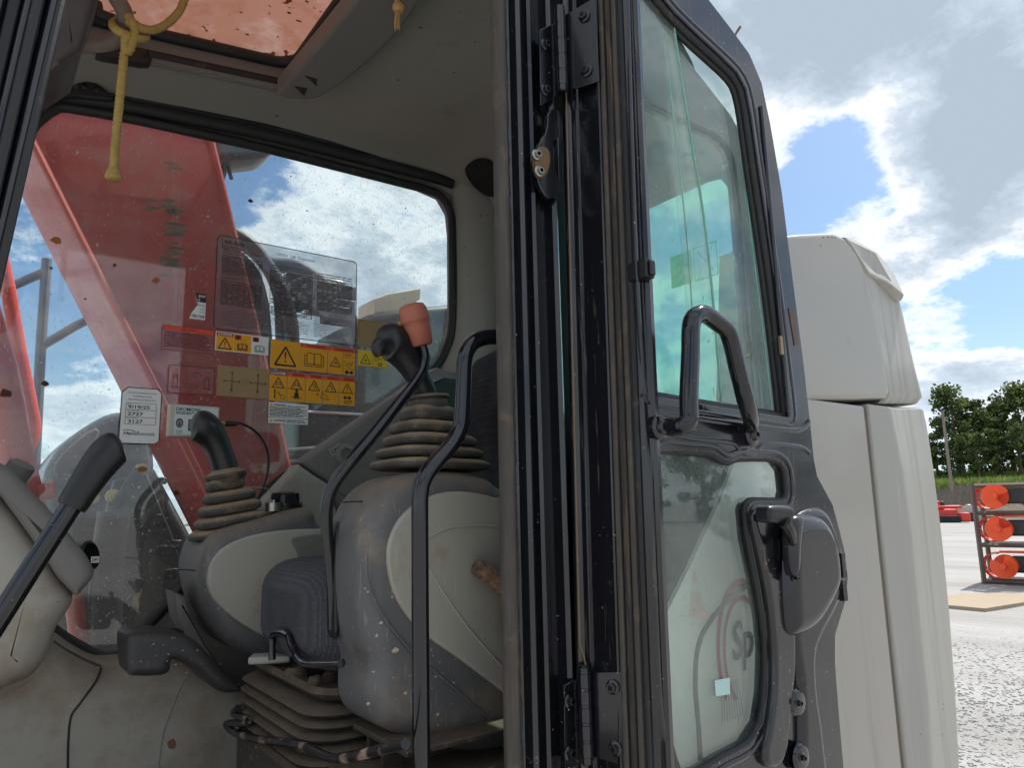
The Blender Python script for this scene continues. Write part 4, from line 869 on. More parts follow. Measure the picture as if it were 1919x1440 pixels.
# ---- stickers on the inside of the far window
def decal(quad, name, label, draw):
    """quad: photo corners TL TR BR BL of an upright rectangle on the window plane"""
    P = [PY(x, y, WY-.0012) for x, y in quad]
    x0 = (P[0].x+P[3].x)/2; x1 = (P[1].x+P[2].x)/2; z1 = (P[0].z+P[1].z)/2; z0 = (P[2].z+P[3].z)/2
    d = Decal(lambda u, v, l: (x0+u, WY-.0012-l*.0005, z0+v)); draw(d, x1-x0, z1-z0)
    return d.build(name, WIN, smooth=0, recalc=False, label=label)
def ring(d, w, h, r, t, mt, lay):
    o1 = rrect(0, 0, w, h, r); o2 = inset(o1 if area(o1) > 0 else o1[::-1], t); n = len(o1)
    for i in range(n): d.poly([o1[i], o1[(i+1) % n], o2[(i+1) % n], o2[i]], mt, lay)
def d_chart(d, w, h):
    d.poly(rrect(0, 0, w, h, .012), G_chart, 0); ring(d, w, h, .012, .0022, M_ink, 1)
    d.text('Link-Belt', w*.03, h*.915, w=w*.15, h=h*.05, mt=M_ink, lay=1); d.greek(w*.03, h*.86, w*.16, h*.905, 2, M_inkg)
    d.text('145X4  Lift  Capacities', w*.40, h*.885, w=w*.27, h=h*.042, mt=M_ink, lay=1)
    for (u0, v0, u1, v1, nr, nc) in ((.04, .60, .30, .79, 9, 7), (.04, .27, .30, .52, 10, 7), (.36, .24, .66, .72, 17, 8), (.70, .36, .96, .72, 12, 7)):
        for i in range(nr+1): v = h*(v0+(v1-v0)*i/nr); d.line((w*u0, v), (w*u1, v), .0014, M_ink)
        for i in range(nc+1): u = w*(u0+(u1-u0)*i/nc); d.line((u, h*v0), (u, h*v1), .0014, M_ink, 2)
        for i in range(nr):
            for k in range(nc):
                if rnd.random() < .7: uu = w*(u0+(u1-u0)*(k+.2)/nc); vv = h*(v0+(v1-v0)*(i+.3)/nr); d.rect(uu, vv, uu+w*(u1-u0)/nc*.55, vv+h*(v1-v0)/nr*.4, M_inkg, 3)
        d.greek(w*u0, h*(v1+.02), w*u1, h*(v1+.075), 2, M_inkg, 1, .35)
    d.greek(w*.06, h*.05, w*.32, h*.22, 9, M_inkg, 1, .3); d.greek(w*.36, h*.04, w*.64, h*.20, 9, M_inkg, 1, .3); d.greek(w*.68, h*.05, w*.95, h*.30, 12, M_inkg, 1, .3)
decal([(408, 440), (668, 490), (668, 650), (398, 615)], 'lift_chart', 'clear lift capacity chart with fine black tables', d_chart)
def d_frag(d, w, h):
    d.poly([(w*.35, h), (w, h), (w, 0), (0, .0), (w*.15, h*.25), (w*.5, h*.55)], M_white, 0); d.poly([(w*.3, h), (w, h), (w, h*.66), (w*.5, h*.66)], M_ink, 1)
    d.text('ENT', w*.52, h*.84, w=w*.44, h=h*.09, mt=M_white, lay=2); d.text('S', w*.52, h*.70, h=h*.09, mt=M_white, lay=2); d.text('RVICE', w*.45, h*.50, w=w*.5, h=h*.085, mt=M_ink, lay=1)
    d.text('HOURS', w*.65, h*.37, w=w*.3, h=h*.05, mt=M_ink, lay=1); d.text('HOURS', w*.65, h*.26, w=w*.3, h=h*.05, mt=M_ink, lay=1); d.text('-780-7368', w*.08, h*.06, w=w*.86, h=h*.11, mt=M_ink, lay=1)
decal([(358, 548), (387, 551), (384, 600), (354, 597)], 'torn_sticker', 'torn black and white service sticker', d_frag)
def d_redw(d, w, h):
    d.rect(0, 0, w, h, M_pinkst, 0); d.rect(.001, h*.80, w-.001, h-.001, M_orr, 1); d.tri((w*.40, h*.885), h*.07, h*.02, M_ink, 2); d.text('WARNING', w*.46, h*.85, w=w*.18, h=h*.085, mt=M_ink, lay=2)
    d.greek(w*.03, h*.08, w*.97, h*.76, 9, mat('red_brown_print', lin(84, 22, 28), .5), 1, .55, .15); d.pline([(0, 0), (w, 0), (w, h), (0, h)], .0012, M_inkg, 2, True)
decal([(305, 608), (401, 620), (399, 663), (303, 653)], 'red_warning_sticker', 'pink transparent warning sticker with red header', d_redw)
def head(d, u0, u1, v0, v1, danger, lay=1):
    d.rect(u0, v0, u1, v1, M_crim if danger else M_orr, lay); h = v1-v0
    d.tri((u0+(u1-u0)*.14, v0+h*.42), h*.35, h*.1, M_yel if not danger else M_white, lay+1)
    d.text('DANGER' if danger else 'WARNING', u0+(u1-u0)*.26, v0+h*.22, w=(u1-u0)*.66, h=h*.58, mt=M_white if danger else mat('dark_red_print', lin(120, 20, 24), .5), lay=lay+1)
def d_dang(d, w, h):
    d.rect(0, 0, w, h, M_white, 0); e = .002; c1, c2 = w*.335, w*.665
    d.rect(e, e, c1-.0005, h*.78, M_yel, 1); d.rect(c1+.0005, e, c2, h-e, M_yel, 1); head(d, e, c1-.0005, h*.78, h-e, True)
    d.tri((w*.175, h*.36), h*.34, .0028, M_ink, 2); d.bang((w*.175, h*.34), h*.32, M_ink, 2); d.book((w*.50, h*.32), h*.26, .0018, M_ink, 2); d.book((w*.83, h*.32), h*.26, .0018, M_grey, 2)
    d.poly(rrect(w*.35, h*.66, w*.47, h*.92, .003), M_crim, 2); d.poly(rrect(w*.69, h*.66, w*.81, h*.92, .003), M_crim, 2); d.circ((w*.41, h*.79), .004, M_ink, 3); d.circ((w*.75, h*.79), .004, M_ink, 3)
decal([(404, 621), (503, 632), (503, 667), (403, 656)], 'danger_sticker', 'small yellow and white danger sticker with open books', d_dang)
def d_row1(d, w, h):
    a_, b_2 = w*.34, w*.66; e = .0012; lb = w*.845
    d.rect(0, 0, w, h, M_grey, 0); d.rect(e, e, a_-e/2, h-e, M_yel, 1); d.rect(a_, e, b_2-e, h*.84, M_yel, 1); d.rect(b_2+e, e, w-e, h*.84, M_yel, 1)
    head(d, a_, b_2-e, h*.84, h-e, False); head(d, b_2+e, w-e, h*.84, h-e, False)
    d.tri((w*.17, h*.40), h*.38, .0045, M_ink, 2); d.bang((w*.17, h*.42), h*.36, M_ink, 2); d.book((w*.50, h*.45), h*.36, .002, M_ink, 2)
    d.tri((w*.755, h*.42), h*.20, .0025, mat('dark_red_print', lin(120, 20, 24), .5), 2); d.pline([(w*.735, h*.36), (w*.76, h*.45), (w*.775, h*.36)], .0025, M_ink, 3)
    for v in (.22, .66): d.line((lb, h*v), (w-e, h*v), .0008, M_ink, 2)
    d.line((lb, e), (lb, h*.84), .0008, M_ink, 3); d.circ((w*.895, h*.11), .005, M_ink, 2); d.circ((w*.955, h*.11), .005, M_ink, 2); d.line((w*.895, h*.11), (w*.955, h*.11), .003, M_ink, 3)
    d.pline([(w*.87, h*.55), (w*.885, h*.35), (w*.93, h*.28), (w*.975, h*.52)], .0012, M_inkg, 2); d.pline([(w*.90, h*.36), (w*.92, h*.48), (w*.945, h*.38)], .0015, M_ink, 3); d.greek(w*.87, h*.70, w*.96, h*.80, 2, M_ink, 2, .4)
decal([(507, 635), (666, 655), (665, 705), (505, 690)], 'warning_sticker', 'upper row of yellow warning stickers with big triangle and book', d_row1)
def person(d, u, v, s):
    d.circ((u, v+s*.75), s*.17, M_ink, 2); d.poly([(u-s*.3, v), (u+s*.3, v), (u+s*.22, v+s*.5), (u+s*.1, v+s*.58), (u-s*.1, v+s*.58), (u-s*.22, v+s*.5)], M_ink, 2)
    d.line((u-s*.6, v-s*.05), (u+s*.6, v-s*.05), s*.07, M_ink, 2); d.line((u-s*.2, v-s*.3), (u-s*.1, v-s*.05), s*.12, M_ink, 3); d.line((u+s*.2, v-s*.3), (u+s*.1, v-s*.05), s*.12, M_ink, 3)
def d_row2(d, w, h):
    d.rect(0, 0, w, h, M_grey, 0); e = .001; cs = [0, .20, .405, .605, .80, 1]
    for i in range(5):
        u0, u1 = w*cs[i]+e, w*cs[i+1]-e; d.rect(u0, e, u1, h*.84, M_yel, 1); head(d, u0, u1, h*.84, h-e, i == 0)
        d.tri(((u0+u1)/2, h*.58), h*.20, .0022, M_ink, 2); uc = (u0+u1)/2
        if i == 4: d.bang((uc, h*.58), h*.2, M_ink, 2)
        elif i in (2, 3): d.pline([(uc-.003, h*.64), (uc+.002, h*.50), (uc+.006, h*.52), (uc+.001, h*.66)], .0014, M_ink, 3, True)
        else: d.pline([(uc-.006, h*.50), (uc-.004, h*.62), (uc+.004, h*.62), (uc+.006, h*.50)], .0016, M_inkg, 3); d.line((uc-.004, h*.56), (uc+.004, h*.54), .0016, M_inkg, 4)
        if i != 2: d.line((u0, h*.43), (u1, h*.43), .0007, M_ink, 2)
    d.line((w*.065, h*.08), (w*.065, h*.38), .0035, M_ink, 2); d.line((w*.095, h*.30), (w*.125, h*.20), .0022, M_ink, 2); d.pline([(w*.13, h*.08), (w*.17, h*.08), (w*.17, h*.2), (w*.13, h*.2)], .0012, M_ink, 2, True)
    person(d, w*.305, h*.17, .022); d.pline([(w*.60, h*.40), (w*.58, h*.20), (w*.68, h*.15), (w*.66, h*.25)], .0012, M_ink, 3, True); d.pline([(w*.53, h*.30), (w*.56, h*.32)], .003, M_ink, 2)
    for q in (.875, .93): d.circ((w*q, h*.28), .0045, M_ink, 2)
    d.line((w*.875, h*.28), (w*.93, h*.28), .003, M_ink, 3); d.pline([(w*.86, h*.08), (w*.94, h*.08), (w*.96, h*.18), (w*.88, h*.18)], .0012, M_ink, 2, True); d.line((w*.87, h*.13), (w*.95, h*.13), .001, M_ink, 3)
decal([(505, 693), (666, 709), (665, 763), (503, 750)], 'warning_sticker', 'lower row of five yellow warning stickers with triangles', d_row2)
def d_wwarn(d, w, h):
    d.rect(0, h*.30, w, h, M_white, 0); d.rect(0, 0, w, h*.27, M_white, 0)
    for v0 in (.84, .10):
        d.poly([(w*.03, h*(v0-.02)), (w*.11, h*(v0-.02)), (w*.07, h*(v0+.12))], M_yel, 1); d.text('WARNING:', w*.13, h*v0, w=w*.30, h=h*.10, mt=M_ink, lay=1)
    d.greek(w*.46, h*.82, w*.97, h*.90, 1, M_inkg, 1, .5); d.greek(w*.03, h*.34, w*.97, h*.80, 7, M_inkg, 1, .55, .2); d.greek(w*.46, h*.05, w*.95, h*.22, 2, M_inkg, 1, .5)
decal([(503, 754), (578, 759), (577, 797), (503, 793)], 'white_warning_sticker', 'small white text warning sticker below the yellow rows', d_wwarn)
def d_smallyel(d, w, h):
    d.rect(0, 0, w, h, M_yel2, 0); d.rect(w*.5, h*.84, w, h, M_orr, 1); d.tri((w*.25, h*.40), h*.36, .0022, M_ink, 1); d.pline([(w*.22, h*.30), (w*.25, h*.42), (w*.29, h*.30)], .003, M_ink, 2); d.line((w*.5, 0), (w*.5, h), .0009, M_ink, 1)
    d.pline([(w*.58, h*.4), (w*.66, h*.4), (w*.66, h*.65), (w*.58, h*.65)], .0012, M_ink, 1, True); d.line((w*.70, h*.52), (w*.80, h*.52), .0022, M_ink, 1); d.book((w*.75, h*.2), h*.14, .0012, M_ink, 1)
decal([(671, 655), (726, 662), (725, 691), (671, 684)], 'small_warning_sticker', 'small pale yellow sticker beside the warning rows', d_smallyel)
decal([(671, 599), (749, 607), (748, 655), (670, 650)], 'brown_tape_patch', 'blank tan patch right of the lift chart', lambda d, w, h: (d.rect(0, 0, w, h, M_brown, 0), d.pline([(.004, .004), (w-.004, .004), (w-.004, h-.004), (.004, h-.004)], .0008, mat('tape_edge', lin(120, 96, 66), .7), 1, True)))
def d_tall(d, w, h):
    d.rect(0, 0, w, h, M_yel2, 0); d.rect(0, h*.9, w, h, M_orr, 1); d.greek(w*.1, h*.1, w*.9, h*.6, 6, M_ink, 1, .4); d.book((w*.3, h*.75), w*.2, .0015, M_ink, 1)
decal([(748, 598), (806, 602), (800, 668), (746, 662)], 'tall_yellow_sticker', 'yellow sticker half hidden behind the joystick', d_tall)
def d_brown(d, w, h):
    d.rect(0, 0, w, h, M_brown, 0); k = mat('tape_marks', lin(110, 86, 52), .8)
    for c in ((.28, .5), (.78, .5)):
        d.line((w*(c[0]-.13), h*c[1]), (w*(c[0]+.13), h*c[1]), .002, k, 1); d.line((w*c[0], h*(c[1]-.3)), (w*c[0], h*(c[1]+.3)), .002, k, 2)
        for q in (.2, -.2): d.circ((w*c[0], h*(c[1]+q*1.4)), .003, k, 2); d.circ((w*(c[0]+q*.7), h*c[1]), .003, k, 3)
decal([(408, 684), (504, 693), (503, 749), (405, 741)], 'faded_pattern_sticker', 'tan sticker with faded control pattern marks', d_brown)
def d_pink(d, w, h):
    d.rect(0, 0, w, h, M_pinkst, 0); d.pline([(0, 0), (w, 0), (w, h), (0, h)], .0013, M_ink, 1, True)
    for u in (.15, .84):
        d.pline([(w*(u-.05), h*.2), (w*(u-.04), h*.6), (w*(u+.04), h*.6), (w*(u+.05), h*.2)], .0013, M_ink, 1); d.pline([(w*(u-.04), h*.56), (w*(u-.04), h*.68), (w*(u+.04), h*.68), (w*(u+.04), h*.56)], .0012, M_ink, 2, True)
        d.line((w*(u-.08), h*.2), (w*(u+.08), h*.2), .0015, M_ink, 2)
    for u in (.40, .57): d.pline([(w*u+.006*math.cos(q), h*.28+.006*math.sin(q)) for q in [k*.63 for k in range(10)]], .0013, M_ink, 1, True)
    d.line((w*.19, h*.55), (w*.36, h*.28), .0008, M_ink, 1); d.line((w*.80, h*.55), (w*.61, h*.28), .0008, M_ink, 1)
    d.pline([(w*.52, h*.72), (w*.58, h*.66), (w*.66, h*.66), (w*.70, h*.72), (w*.66, h*.78), (w*.56, h*.78)], .0012, M_ink, 1, True); d.line((w*.61, h*.78), (w*.61, h*.9), .001, M_ink, 1)
decal([(317, 683), (402, 692), (400, 742), (314, 735)], 'joystick_diagram_sticker', 'clear sticker with a line drawing of two joysticks', d_pink)
def d_card(d, w, h):
    c = .008; d.poly([(c, 0), (w-c, 0), (w, c), (w, h-c), (w-c, h), (c*1.5, h), (0, h-c*1.6), (0, c)], M_ink, 0); e = .0022
    d.poly([(c, e), (w-c-e, e), (w-e, c), (w-e, h-c-e), (w-c-e, h-e), (c*1.6, h-e), (e, h-c*1.8), (e, c)], M_white, 1)
    for t, v, u0, u1 in (('THIS EQUIPMENT RECEIVED', .885, .15, .86), ('"B" PREVENTATIVE', .825, .28, .74), ('MAINTENANCE SERVICING', .765, .17, .84)): d.text(t, w*u0, h*v, w=w*(u1-u0), h=h*.028, mt=M_ink, lay=2)
    for v in (.72, .60, .47, .345): d.line((w*.13, h*v), (w*.87, h*v), .0008, M_ink, 2)
    for u in (.13, .87): d.line((w*u, h*.345), (w*u, h*.72), .0008, M_ink, 3)
    for t, v in (('DATE', .69), ('MILEAGE/HOURS', .575), ('NEXT SERVICE', .445)): d.text(t, w*.16, h*v, h=h*.018, mt=M_ink, lay=2)
    d.text('9/19/25', w*.18, h*.62, w=w*.53, h=h*.062, mt=M_handw, lay=2); d.text('2727', w*.18, h*.495, w=w*.38, h=h*.062, mt=M_handw, lay=2); d.text('3127', w*.20, h*.365, w=w*.36, h=h*.062, mt=M_handw, lay=2)
    d.text('Herc', w*.11, h*.155, w=w*.30, h=h*.062, mt=M_ink, lay=2, slant=.2); d.text('Rentals', w*.42, h*.155, w=w*.44, h=h*.062, mt=M_ink, lay=2, slant=.2)
    d.pline([(w*.09, h*.235), (w*.2, h*.245), (w*.32, h*.235), (w*.4, h*.215)], .0014, M_ink, 2)
decal([(227, 725), (304, 729), (299, 834), (222, 832)], 'service_card', 'white service record card with black border and handwriting', d_card)

# control box on the window, with its cable
P = [PY(x, y, 1.772) for x, y in ((318, 757), (412, 763), (411, 817), (316, 818))]; x0, x1, z0, z1 = P[0].x, P[1].x, P[3].z, P[0].z
BOX = thing('control_box', 'small putty coloured coupler control box fixed to the far window', 'control box', ((x0+x1)/2, 1.79, z0))
a = MB(); a.box((x0, 1.772, z0), (x1, 1.797, z1), M_boxp); a.build('case', BOX, bevel=.003)
w, h = x1-x0, z1-z0; d_ = Decal(lambda u, v, l: (x0+u, 1.7715-l*.0004, z0+v))
d_.rect(w*.11, h*.07, w*.97, h*.95, M_boxl, 0); d_.text('DROMONE', w*.13, h*.80, w=w*.48, h=h*.11, mt=M_inkg, lay=1); d_.greek(w*.13, h*.69, w*.5, h*.78, 2, M_inkg, 1, .6)
d_.circ((w*.21, h*.42), w*.075, M_inkg, 1, 18, 1.35); d_.circ((w*.21, h*.40), w*.06, M_grey, 2, 18, 1.3); d_.pline([(w*.21+w*.028*math.cos(q), h*.36+w*.028*math.sin(q)) for q in [2.2+k*.5 for k in range(11)]], .0016, M_ink, 3); d_.line((w*.21, h*.36), (w*.21, h*.45), .0016, M_ink, 4)
d_.text('POWER', w*.15, h*.15, w=w*.12, h=h*.045, mt=M_ink, lay=1); d_.text('ON/OFF', w*.15, h*.09, w=w*.12, h=h*.045, mt=M_ink, lay=1); d_.rect(w*.38, h*.2, w*.52, h*.55, M_ink, 1); d_.rect(w*.40, h*.23, w*.50, h*.52, M_grey, 2); d_.text('Coupler', w*.72, h*.52, w=w*.21, h=h*.08, mt=M_inkg, lay=1)
d_.build('face_label', BOX, smooth=0, recalc=False)
zc_ = z0+h*.5; a = MB(); a.cyl((x1, 1.785, zc_), (x1+.016, 1.785, zc_), .006, M_gold); a.build('cable_plug', BOX)
a = MB(); a.tube([(x1+.014, 1.785, zc_), (x1+.02, 1.785, zc_), (x1+.040, 1.784, zc_)]+[PY(x, y, 1.775) for x, y in ((452, 794), (475, 806), (493, 826), (502, 850), (502, 880), (494, 910), (484, 932), (478, 960))], [.0045, .007, .0055]+[.0032]*8, M_sock, 10, 4); a.build('cable', BOX)

# ---- front pillar (nearest the viewer)
def fp(x, y): return PY(x, y, .79)
a = MB()
for (xt0, xb0, xt1, xb1, y0, y1, mt) in ((-160, -330, 22, -138, .775, .83, M_black), (22, -138, 58, -100, .785, .84, M_deep), (58, -100, 78, -80, .772, .83, M_tubeblk), (78, -80, 104, -54, .780, .83, M_blackd), (104, -54, 130, -30, .774, .86, M_black)):
    q = [PY(xt0, -60, y0), PY(xt1, -60, y0), PY(xt1-(xt1-xb1)*1.0, 620, y0), PY(xt0-(xt0-xb0), 620, y0)]
    a.add([*q, *[Vector((p.x, y1, p.z)) for p in q]], [(0, 1, 2, 3), (7, 6, 5, 4), (0, 4, 5, 1), (1, 5, 6, 2), (2, 6, 7, 3), (3, 7, 4, 0)], mt)
FPL = a.build('front_pillar', EX, bevel=.004, seg=3, label='black front pillar of the cab, nearest the viewer')
for dx, r in ((114, .004), (70, .005)):
    a = MB(); a.tube([PY(dx+20, -80, .773), PY(dx-140, 620, .773)], r, M_rub, 8); a.build('pillar_seal', FPL)
# brown bracket block behind the pillar head
a = MB(); a.pillow(XZ([(100, -20), (190, -20), (168, 30), (160, 70), (148, 105), (110, 130), (90, 140)], 1.0), .98, 1.1, .01, mat('brown_bracket', lin(58, 44, 40), .6)); a.build('pillar_bracket', EX, smooth=40)

# ---- consoles, joysticks
def superring(c, u, v, ru_, rv_, n=24, e=3.0):
    out = []
    for k in range(n):
        q = 2*math.pi*k/n; cs, sn = math.cos(q), math.sin(q)
        out.append(c+u*ru_*math.copysign(abs(cs)**(2/e), cs)+v*rv_*math.copysign(abs(sn)**(2/e), sn))
    return out
def boot(par, rings, Y, depth_ratio, tilt, mt):
    """rings: (cx, cy, half width px, half height of fold px) on plane Y, bottom to top"""
    u = Vector((math.cos(tilt), 0, math.sin(tilt))); v = Vector((0, 1, 0)); sec = []
    u0_ = u
    for i, (cx, cy, hw, hh) in enumerate(rings):
        c = PY(cx, cy, Y); k = (PY(cx+hw, cy, Y)-c).length; nx_ = rings[i+1] if i+1 < len(rings) else None
        n = u.cross(v)*-1; n = n if n.z > 0 else -n; t = (PY(cx, cy-hh, Y)-c).length
        sec += [(c-n*t, k*.86), (c-n*t*.75, k*.97), (c-n*t*.3, k), (c+n*t*.35, k*.985), (c+n*t*.75, k*.90), (c+n*t*1.0, k*.80)]
        if nx_: c2 = PY(nx_[0], nx_[1], Y); k2 = (PY(nx_[0]+nx_[2], nx_[1], Y)-c2).length; t2 = (PY(nx_[0], nx_[1]-nx_[3], Y)-c2).length; sec.append(((c+n*t*1.0+c2-n*t2)/2, min(k, k2)*.78))
    a = MB(); a.loft([superring(c, u, v, k, k*depth_ratio, 32, 4.0) for c, k in sec], mt); return a.build('joystick_boot', par, smooth=70)
# far console
FY = 1.50
a = MB(); a.pillow(smooth2(XZ([(392, 1012), (420, 992), (470, 978), (530, 962), (575, 952), (592, 962), (602, 984), (650, 990), (760, 990), (800, 1000), (800, 1220), (700, 1245), (540, 1246), (470, 1232), (428, 1205), (398, 1160), (380, 1105), (376, 1060)], FY), 3), FY-.005, 1.68, .028, M_shell, 5)
RC = a.build('console', EX, smooth=60, label='far armrest console with dark shell and cream side')
a = MB(); a.pillow(smooth2(XZ([(389, 1085), (397, 1050), (425, 1022), (475, 1003), (545, 993), (640, 992), (720, 995), (720, 1225), (600, 1226), (520, 1205), (455, 1172), (412, 1138), (394, 1112)], FY-.006), 3), FY-.011, FY+.02, .004, M_cream, 3); a.build('console_side_panel', RC, smooth=50)
a = MB(); a.pillow(smooth2(XZ([(545, 1012), (570, 1004), (640, 1000), (700, 1000), (700, 1060), (580, 1064), (560, 1060), (555, 1035)], FY-.011), 3), FY-.0125, FY, .002, mat('cream_recess', lin(120, 118, 110), .55, var=.05), 2); a.build('panel_recess', RC, smooth=50)
a = MB(); a.pillow(XZ([(322, 1108), (348, 1118), (362, 1180), (410, 1245), (396, 1250), (352, 1200), (330, 1160)], 1.60), 1.59, 1.66, .01, M_linerd); a.build('console_front_slot', RC, smooth=50)
a = MB(); a.tube([PY(x, y, 1.535) for x, y in ((322, 1068), (352, 1069), (388, 1071))], .0012, M_deep, 6); a.build('shell_seam', RC)
boot(RC, [(424, 996, 64, 9), (432, 974, 61, 10), (430, 952, 54, 10), (429, 930, 45, 10), (421, 908, 34, 10)], 1.585, .85, .16, M_boot)
a = MB(); a.lathe(PY(424, 893, 1.585), (-.2, 0, 1), [(-.02, .034), (-.008, .036), (0, .042), (.006, .042), (.012, .030), (.016, .026)], M_boot, 20); a.build('stick_flange', RC)
a = MB(); a.tube([PY(x, y, 1.585) for x, y in ((427, 898), (420, 872), (410, 842), (398, 818), (383, 803), (370, 796), (360, 794))], [.027, .0265, .026, .030, .034, .032, .016], M_grip, 18, 5); GR = a.build('joystick_grip', RC, smooth=70)
a = MB(); a.tube([PY(x, y, 1.56) for x, y in ((392, 793), (403, 800), (410, 812))], [.008, .010, .007], M_grip, 10, 3); a.build('thumb_switch', RC)
a = MB(); c = PY(536, 946, 1.58); a.lathe(c, (-.15, -.1, 1), [(-.012, .034), (0, .034), (.001, .026), (.024, .024), (.027, .020)], M_sock, 24)
for k in range(10): q = k*.628; a.cyl(c+Vector((.0255*math.cos(q), .0255*math.sin(q), .002)), c+Vector((.0245*math.cos(q), .0245*math.sin(q), .024)), .004, M_sock, 6)
a.build('throttle_dial', RC)
a = MB(); c = PY(512, 948, 1.56); a.cyl(c-Vector((0, 0, .012)), c+Vector((0, 0, .006)), .016, M_steel); a.build('key_switch', RC)
KEY = thing('ignition_key', 'ignition key on a wire loop standing in the far console', 'key', tuple(PY(512, 944, 1.56)))
a = MB(); a.pillow(rrect(*[v for v in (PY(508, 938, 1.56).x, PY(508, 938, 1.56).z, PY(522, 924, 1.56).x, PY(522, 924, 1.56).z)], .006), 1.557, 1.563, .001, M_sock); a.build('key_head', KEY)
a = MB(); a.tube([PY(512, 944, 1.56), PY(514, 936, 1.56)], .003, M_steel, 8); a.build('key_blade', KEY)
a = MB(); a.tube([PY(x, y, 1.56) for x, y in ((512, 928), (508, 920), (490, 914), (470, 913), (455, 915))], .0009, M_steel, 5, 4); a.build('key_wire', KEY)

# near console, tipped up
NY = .955
a = MB(); a.pillow(smooth2(XZ([(684, 1000), (696, 955), (728, 912), (775, 888), (820, 882), (880, 884), (925, 896), (950, 915), (1010, 935), (1060, 960), (1060, 1360), (1010, 1412), (930, 1418), (860, 1412), (790, 1396), (730, 1372), (705, 1340), (700, 1290), (705, 1250), (690, 1200), (682, 1120), (681, 1050)], NY), 3), NY-.004, 1.075, .036, M_shell, 6)
LC = a.build('console', EX, smooth=60, label='near armrest console, tipped up, dark scuffed shell')
a = MB(); a.pillow(smooth2(XZ([(724, 1040), (732, 1000), (756, 962), (800, 932), (860, 921), (930, 934), (1010, 962), (1010, 1345), (940, 1296), (860, 1236), (795, 1190), (752, 1142), (730, 1092)], NY-.005), 3), NY-.010, NY+.03, .004, M_cream, 3); a.build('console_side_panel', LC, smooth=50)
a = MB(); a.tube([PY(x, y, NY-.0105) for x, y in ((800, 1010), (840, 990), (900, 985), (960, 990))], .0025, M_cream, 8, 4); a.tube([PY(x, y, NY-.0105) for x, y in ((800, 1060), (830, 1110), (880, 1180), (950, 1260))], .002, M_cream, 8, 4); a.build('panel_crease', LC)
a = MB(); a.tube([PY(x, y, NY-.006) for x, y in ((686, 1040), (690, 1090), (715, 1150), (770, 1220), (850, 1290), (960, 1390))], .0022, M_shell, 8, 4); a.build('shell_crease', LC)
a = MB(); a.tube([PY(x, y, 1.0) for x, y in ((642, 942), (690, 941), (724, 958))], .0011, M_deep, 6, 2); a.build('shell_seam', LC)
a = MB(); a.pillow(smooth2([(p.x, p.z) for p in [PY(x, y, 1.07) for x, y in ((618, 1010), (625, 980), (642, 958), (646, 970), (636, 1000), (633, 1100), (628, 1180), (618, 1182))]], 2), 1.05, 1.08, .003, M_deep); a.build('lever_slot', LC)
boot(LC, [(806, 873, 84, 10), (804, 851, 76, 10), (805, 828, 66, 11), (802, 804, 55, 11), (803, 778, 41, 14)], 1.045, .9, -.02, M_boot)
a = MB(); a.lathe(PY(802, 762, 1.045), (-.1, 0, 1), [(-.02, .034), (0, .036), (.010, .032), (.014, .038), (.018, .036), (.020, .024)], M_boot, 22); a.build('stick_flange', LC)
a = MB(); a.tube([PY(x, y, 1.045) for x, y in ((803, 760), (797, 738), (783, 706), (768, 680), (752, 657), (738, 644), (724, 640), (712, 643))], [.021, .020, .021, .024, .029, .032, .029, .014], M_grip, 18, 5); a.build('joystick_grip', LC, smooth=70)
a = MB(); a.tube([PY(x, y, 1.02) for x, y in ((716, 640), (708, 652), (712, 668))], [.010, .012, .007], M_grip, 10, 3); a.build('thumb_switch', LC)
a = MB(); c0, c1_ = PY(892, 1062, .925), PY(985, 1128, .925); dr = (c1_-c0).normalized(); a.tube([c0-dr*.003, c0, c0+dr*.006, c1_], [.006, .011, .0135, .0135], mat('bare_scraped_lever', lin(60, 48, 42), .5, dust=(lin(196, 152, 122), .62, 30)), 14); a.build('tilt_lever', LC)
for k in range(1): pass
# clutter behind the near stick: wiring boot at the rear of the console
a = MB(); a.pillow(XZ([(800, 720), (830, 708), (860, 712), (880, 735), (880, 800), (820, 800)], 1.2), 1.19, 1.3, .01, M_grip); a.build('rear_switch_pod', LC, smooth=40)

# safety lever and grab bar
a = MB(); a.tube([PY(x, y, Y) for x, y, Y in ((792, 646, 1.02), (797, 672, 1.02), (785, 706, 1.02), (750, 752, 1.02), (700, 815, 1.025), (652, 872, 1.03), (624, 912, 1.04), (613, 948, 1.045), (612, 985, 1.05), (618, 1050, 1.06), (622, 1120, 1.065), (623, 1180, 1.07))], [.008, .0085, .0085, .009, .0095, .0098, .0098, .0098, .0095, .0085, .007, .006], M_tubeblk, 12, 5); SL = a.build('safety_lever', EX, smooth=60)
b0, b1 = PY(791, 648, 1.02), PY(770, 570, 1.02); a = MB(); L_ = (b1-b0).length; a.lathe(b0, b1-b0, [(0, .016), (.002, .019), (L_*.42, .0225), (L_*.56, .0228), (L_*.58, .0245), (L_*.62, .0245), (L_*.86, .0235), (L_*.96, .020), (L_, .012)], M_orange, 22); a.build('lever_knob', SL, smooth=50, label='faded orange plastic knob on the safety lever')
a = MB(); a.tube([PY(x, y, .875) for x, y in ((975, 630), (935, 631), (905, 634), (884, 645), (872, 668), (869, 710), (866, 770), (861, 806), (842, 838), (815, 868), (796, 895), (788, 925), (787, 980), (788, 1200), (790, 1480))], .0118, M_tubeblk, 16, 5); GB = a.build('grab_bar', EX, smooth=60, label='glossy black bent grab bar inside the doorway')

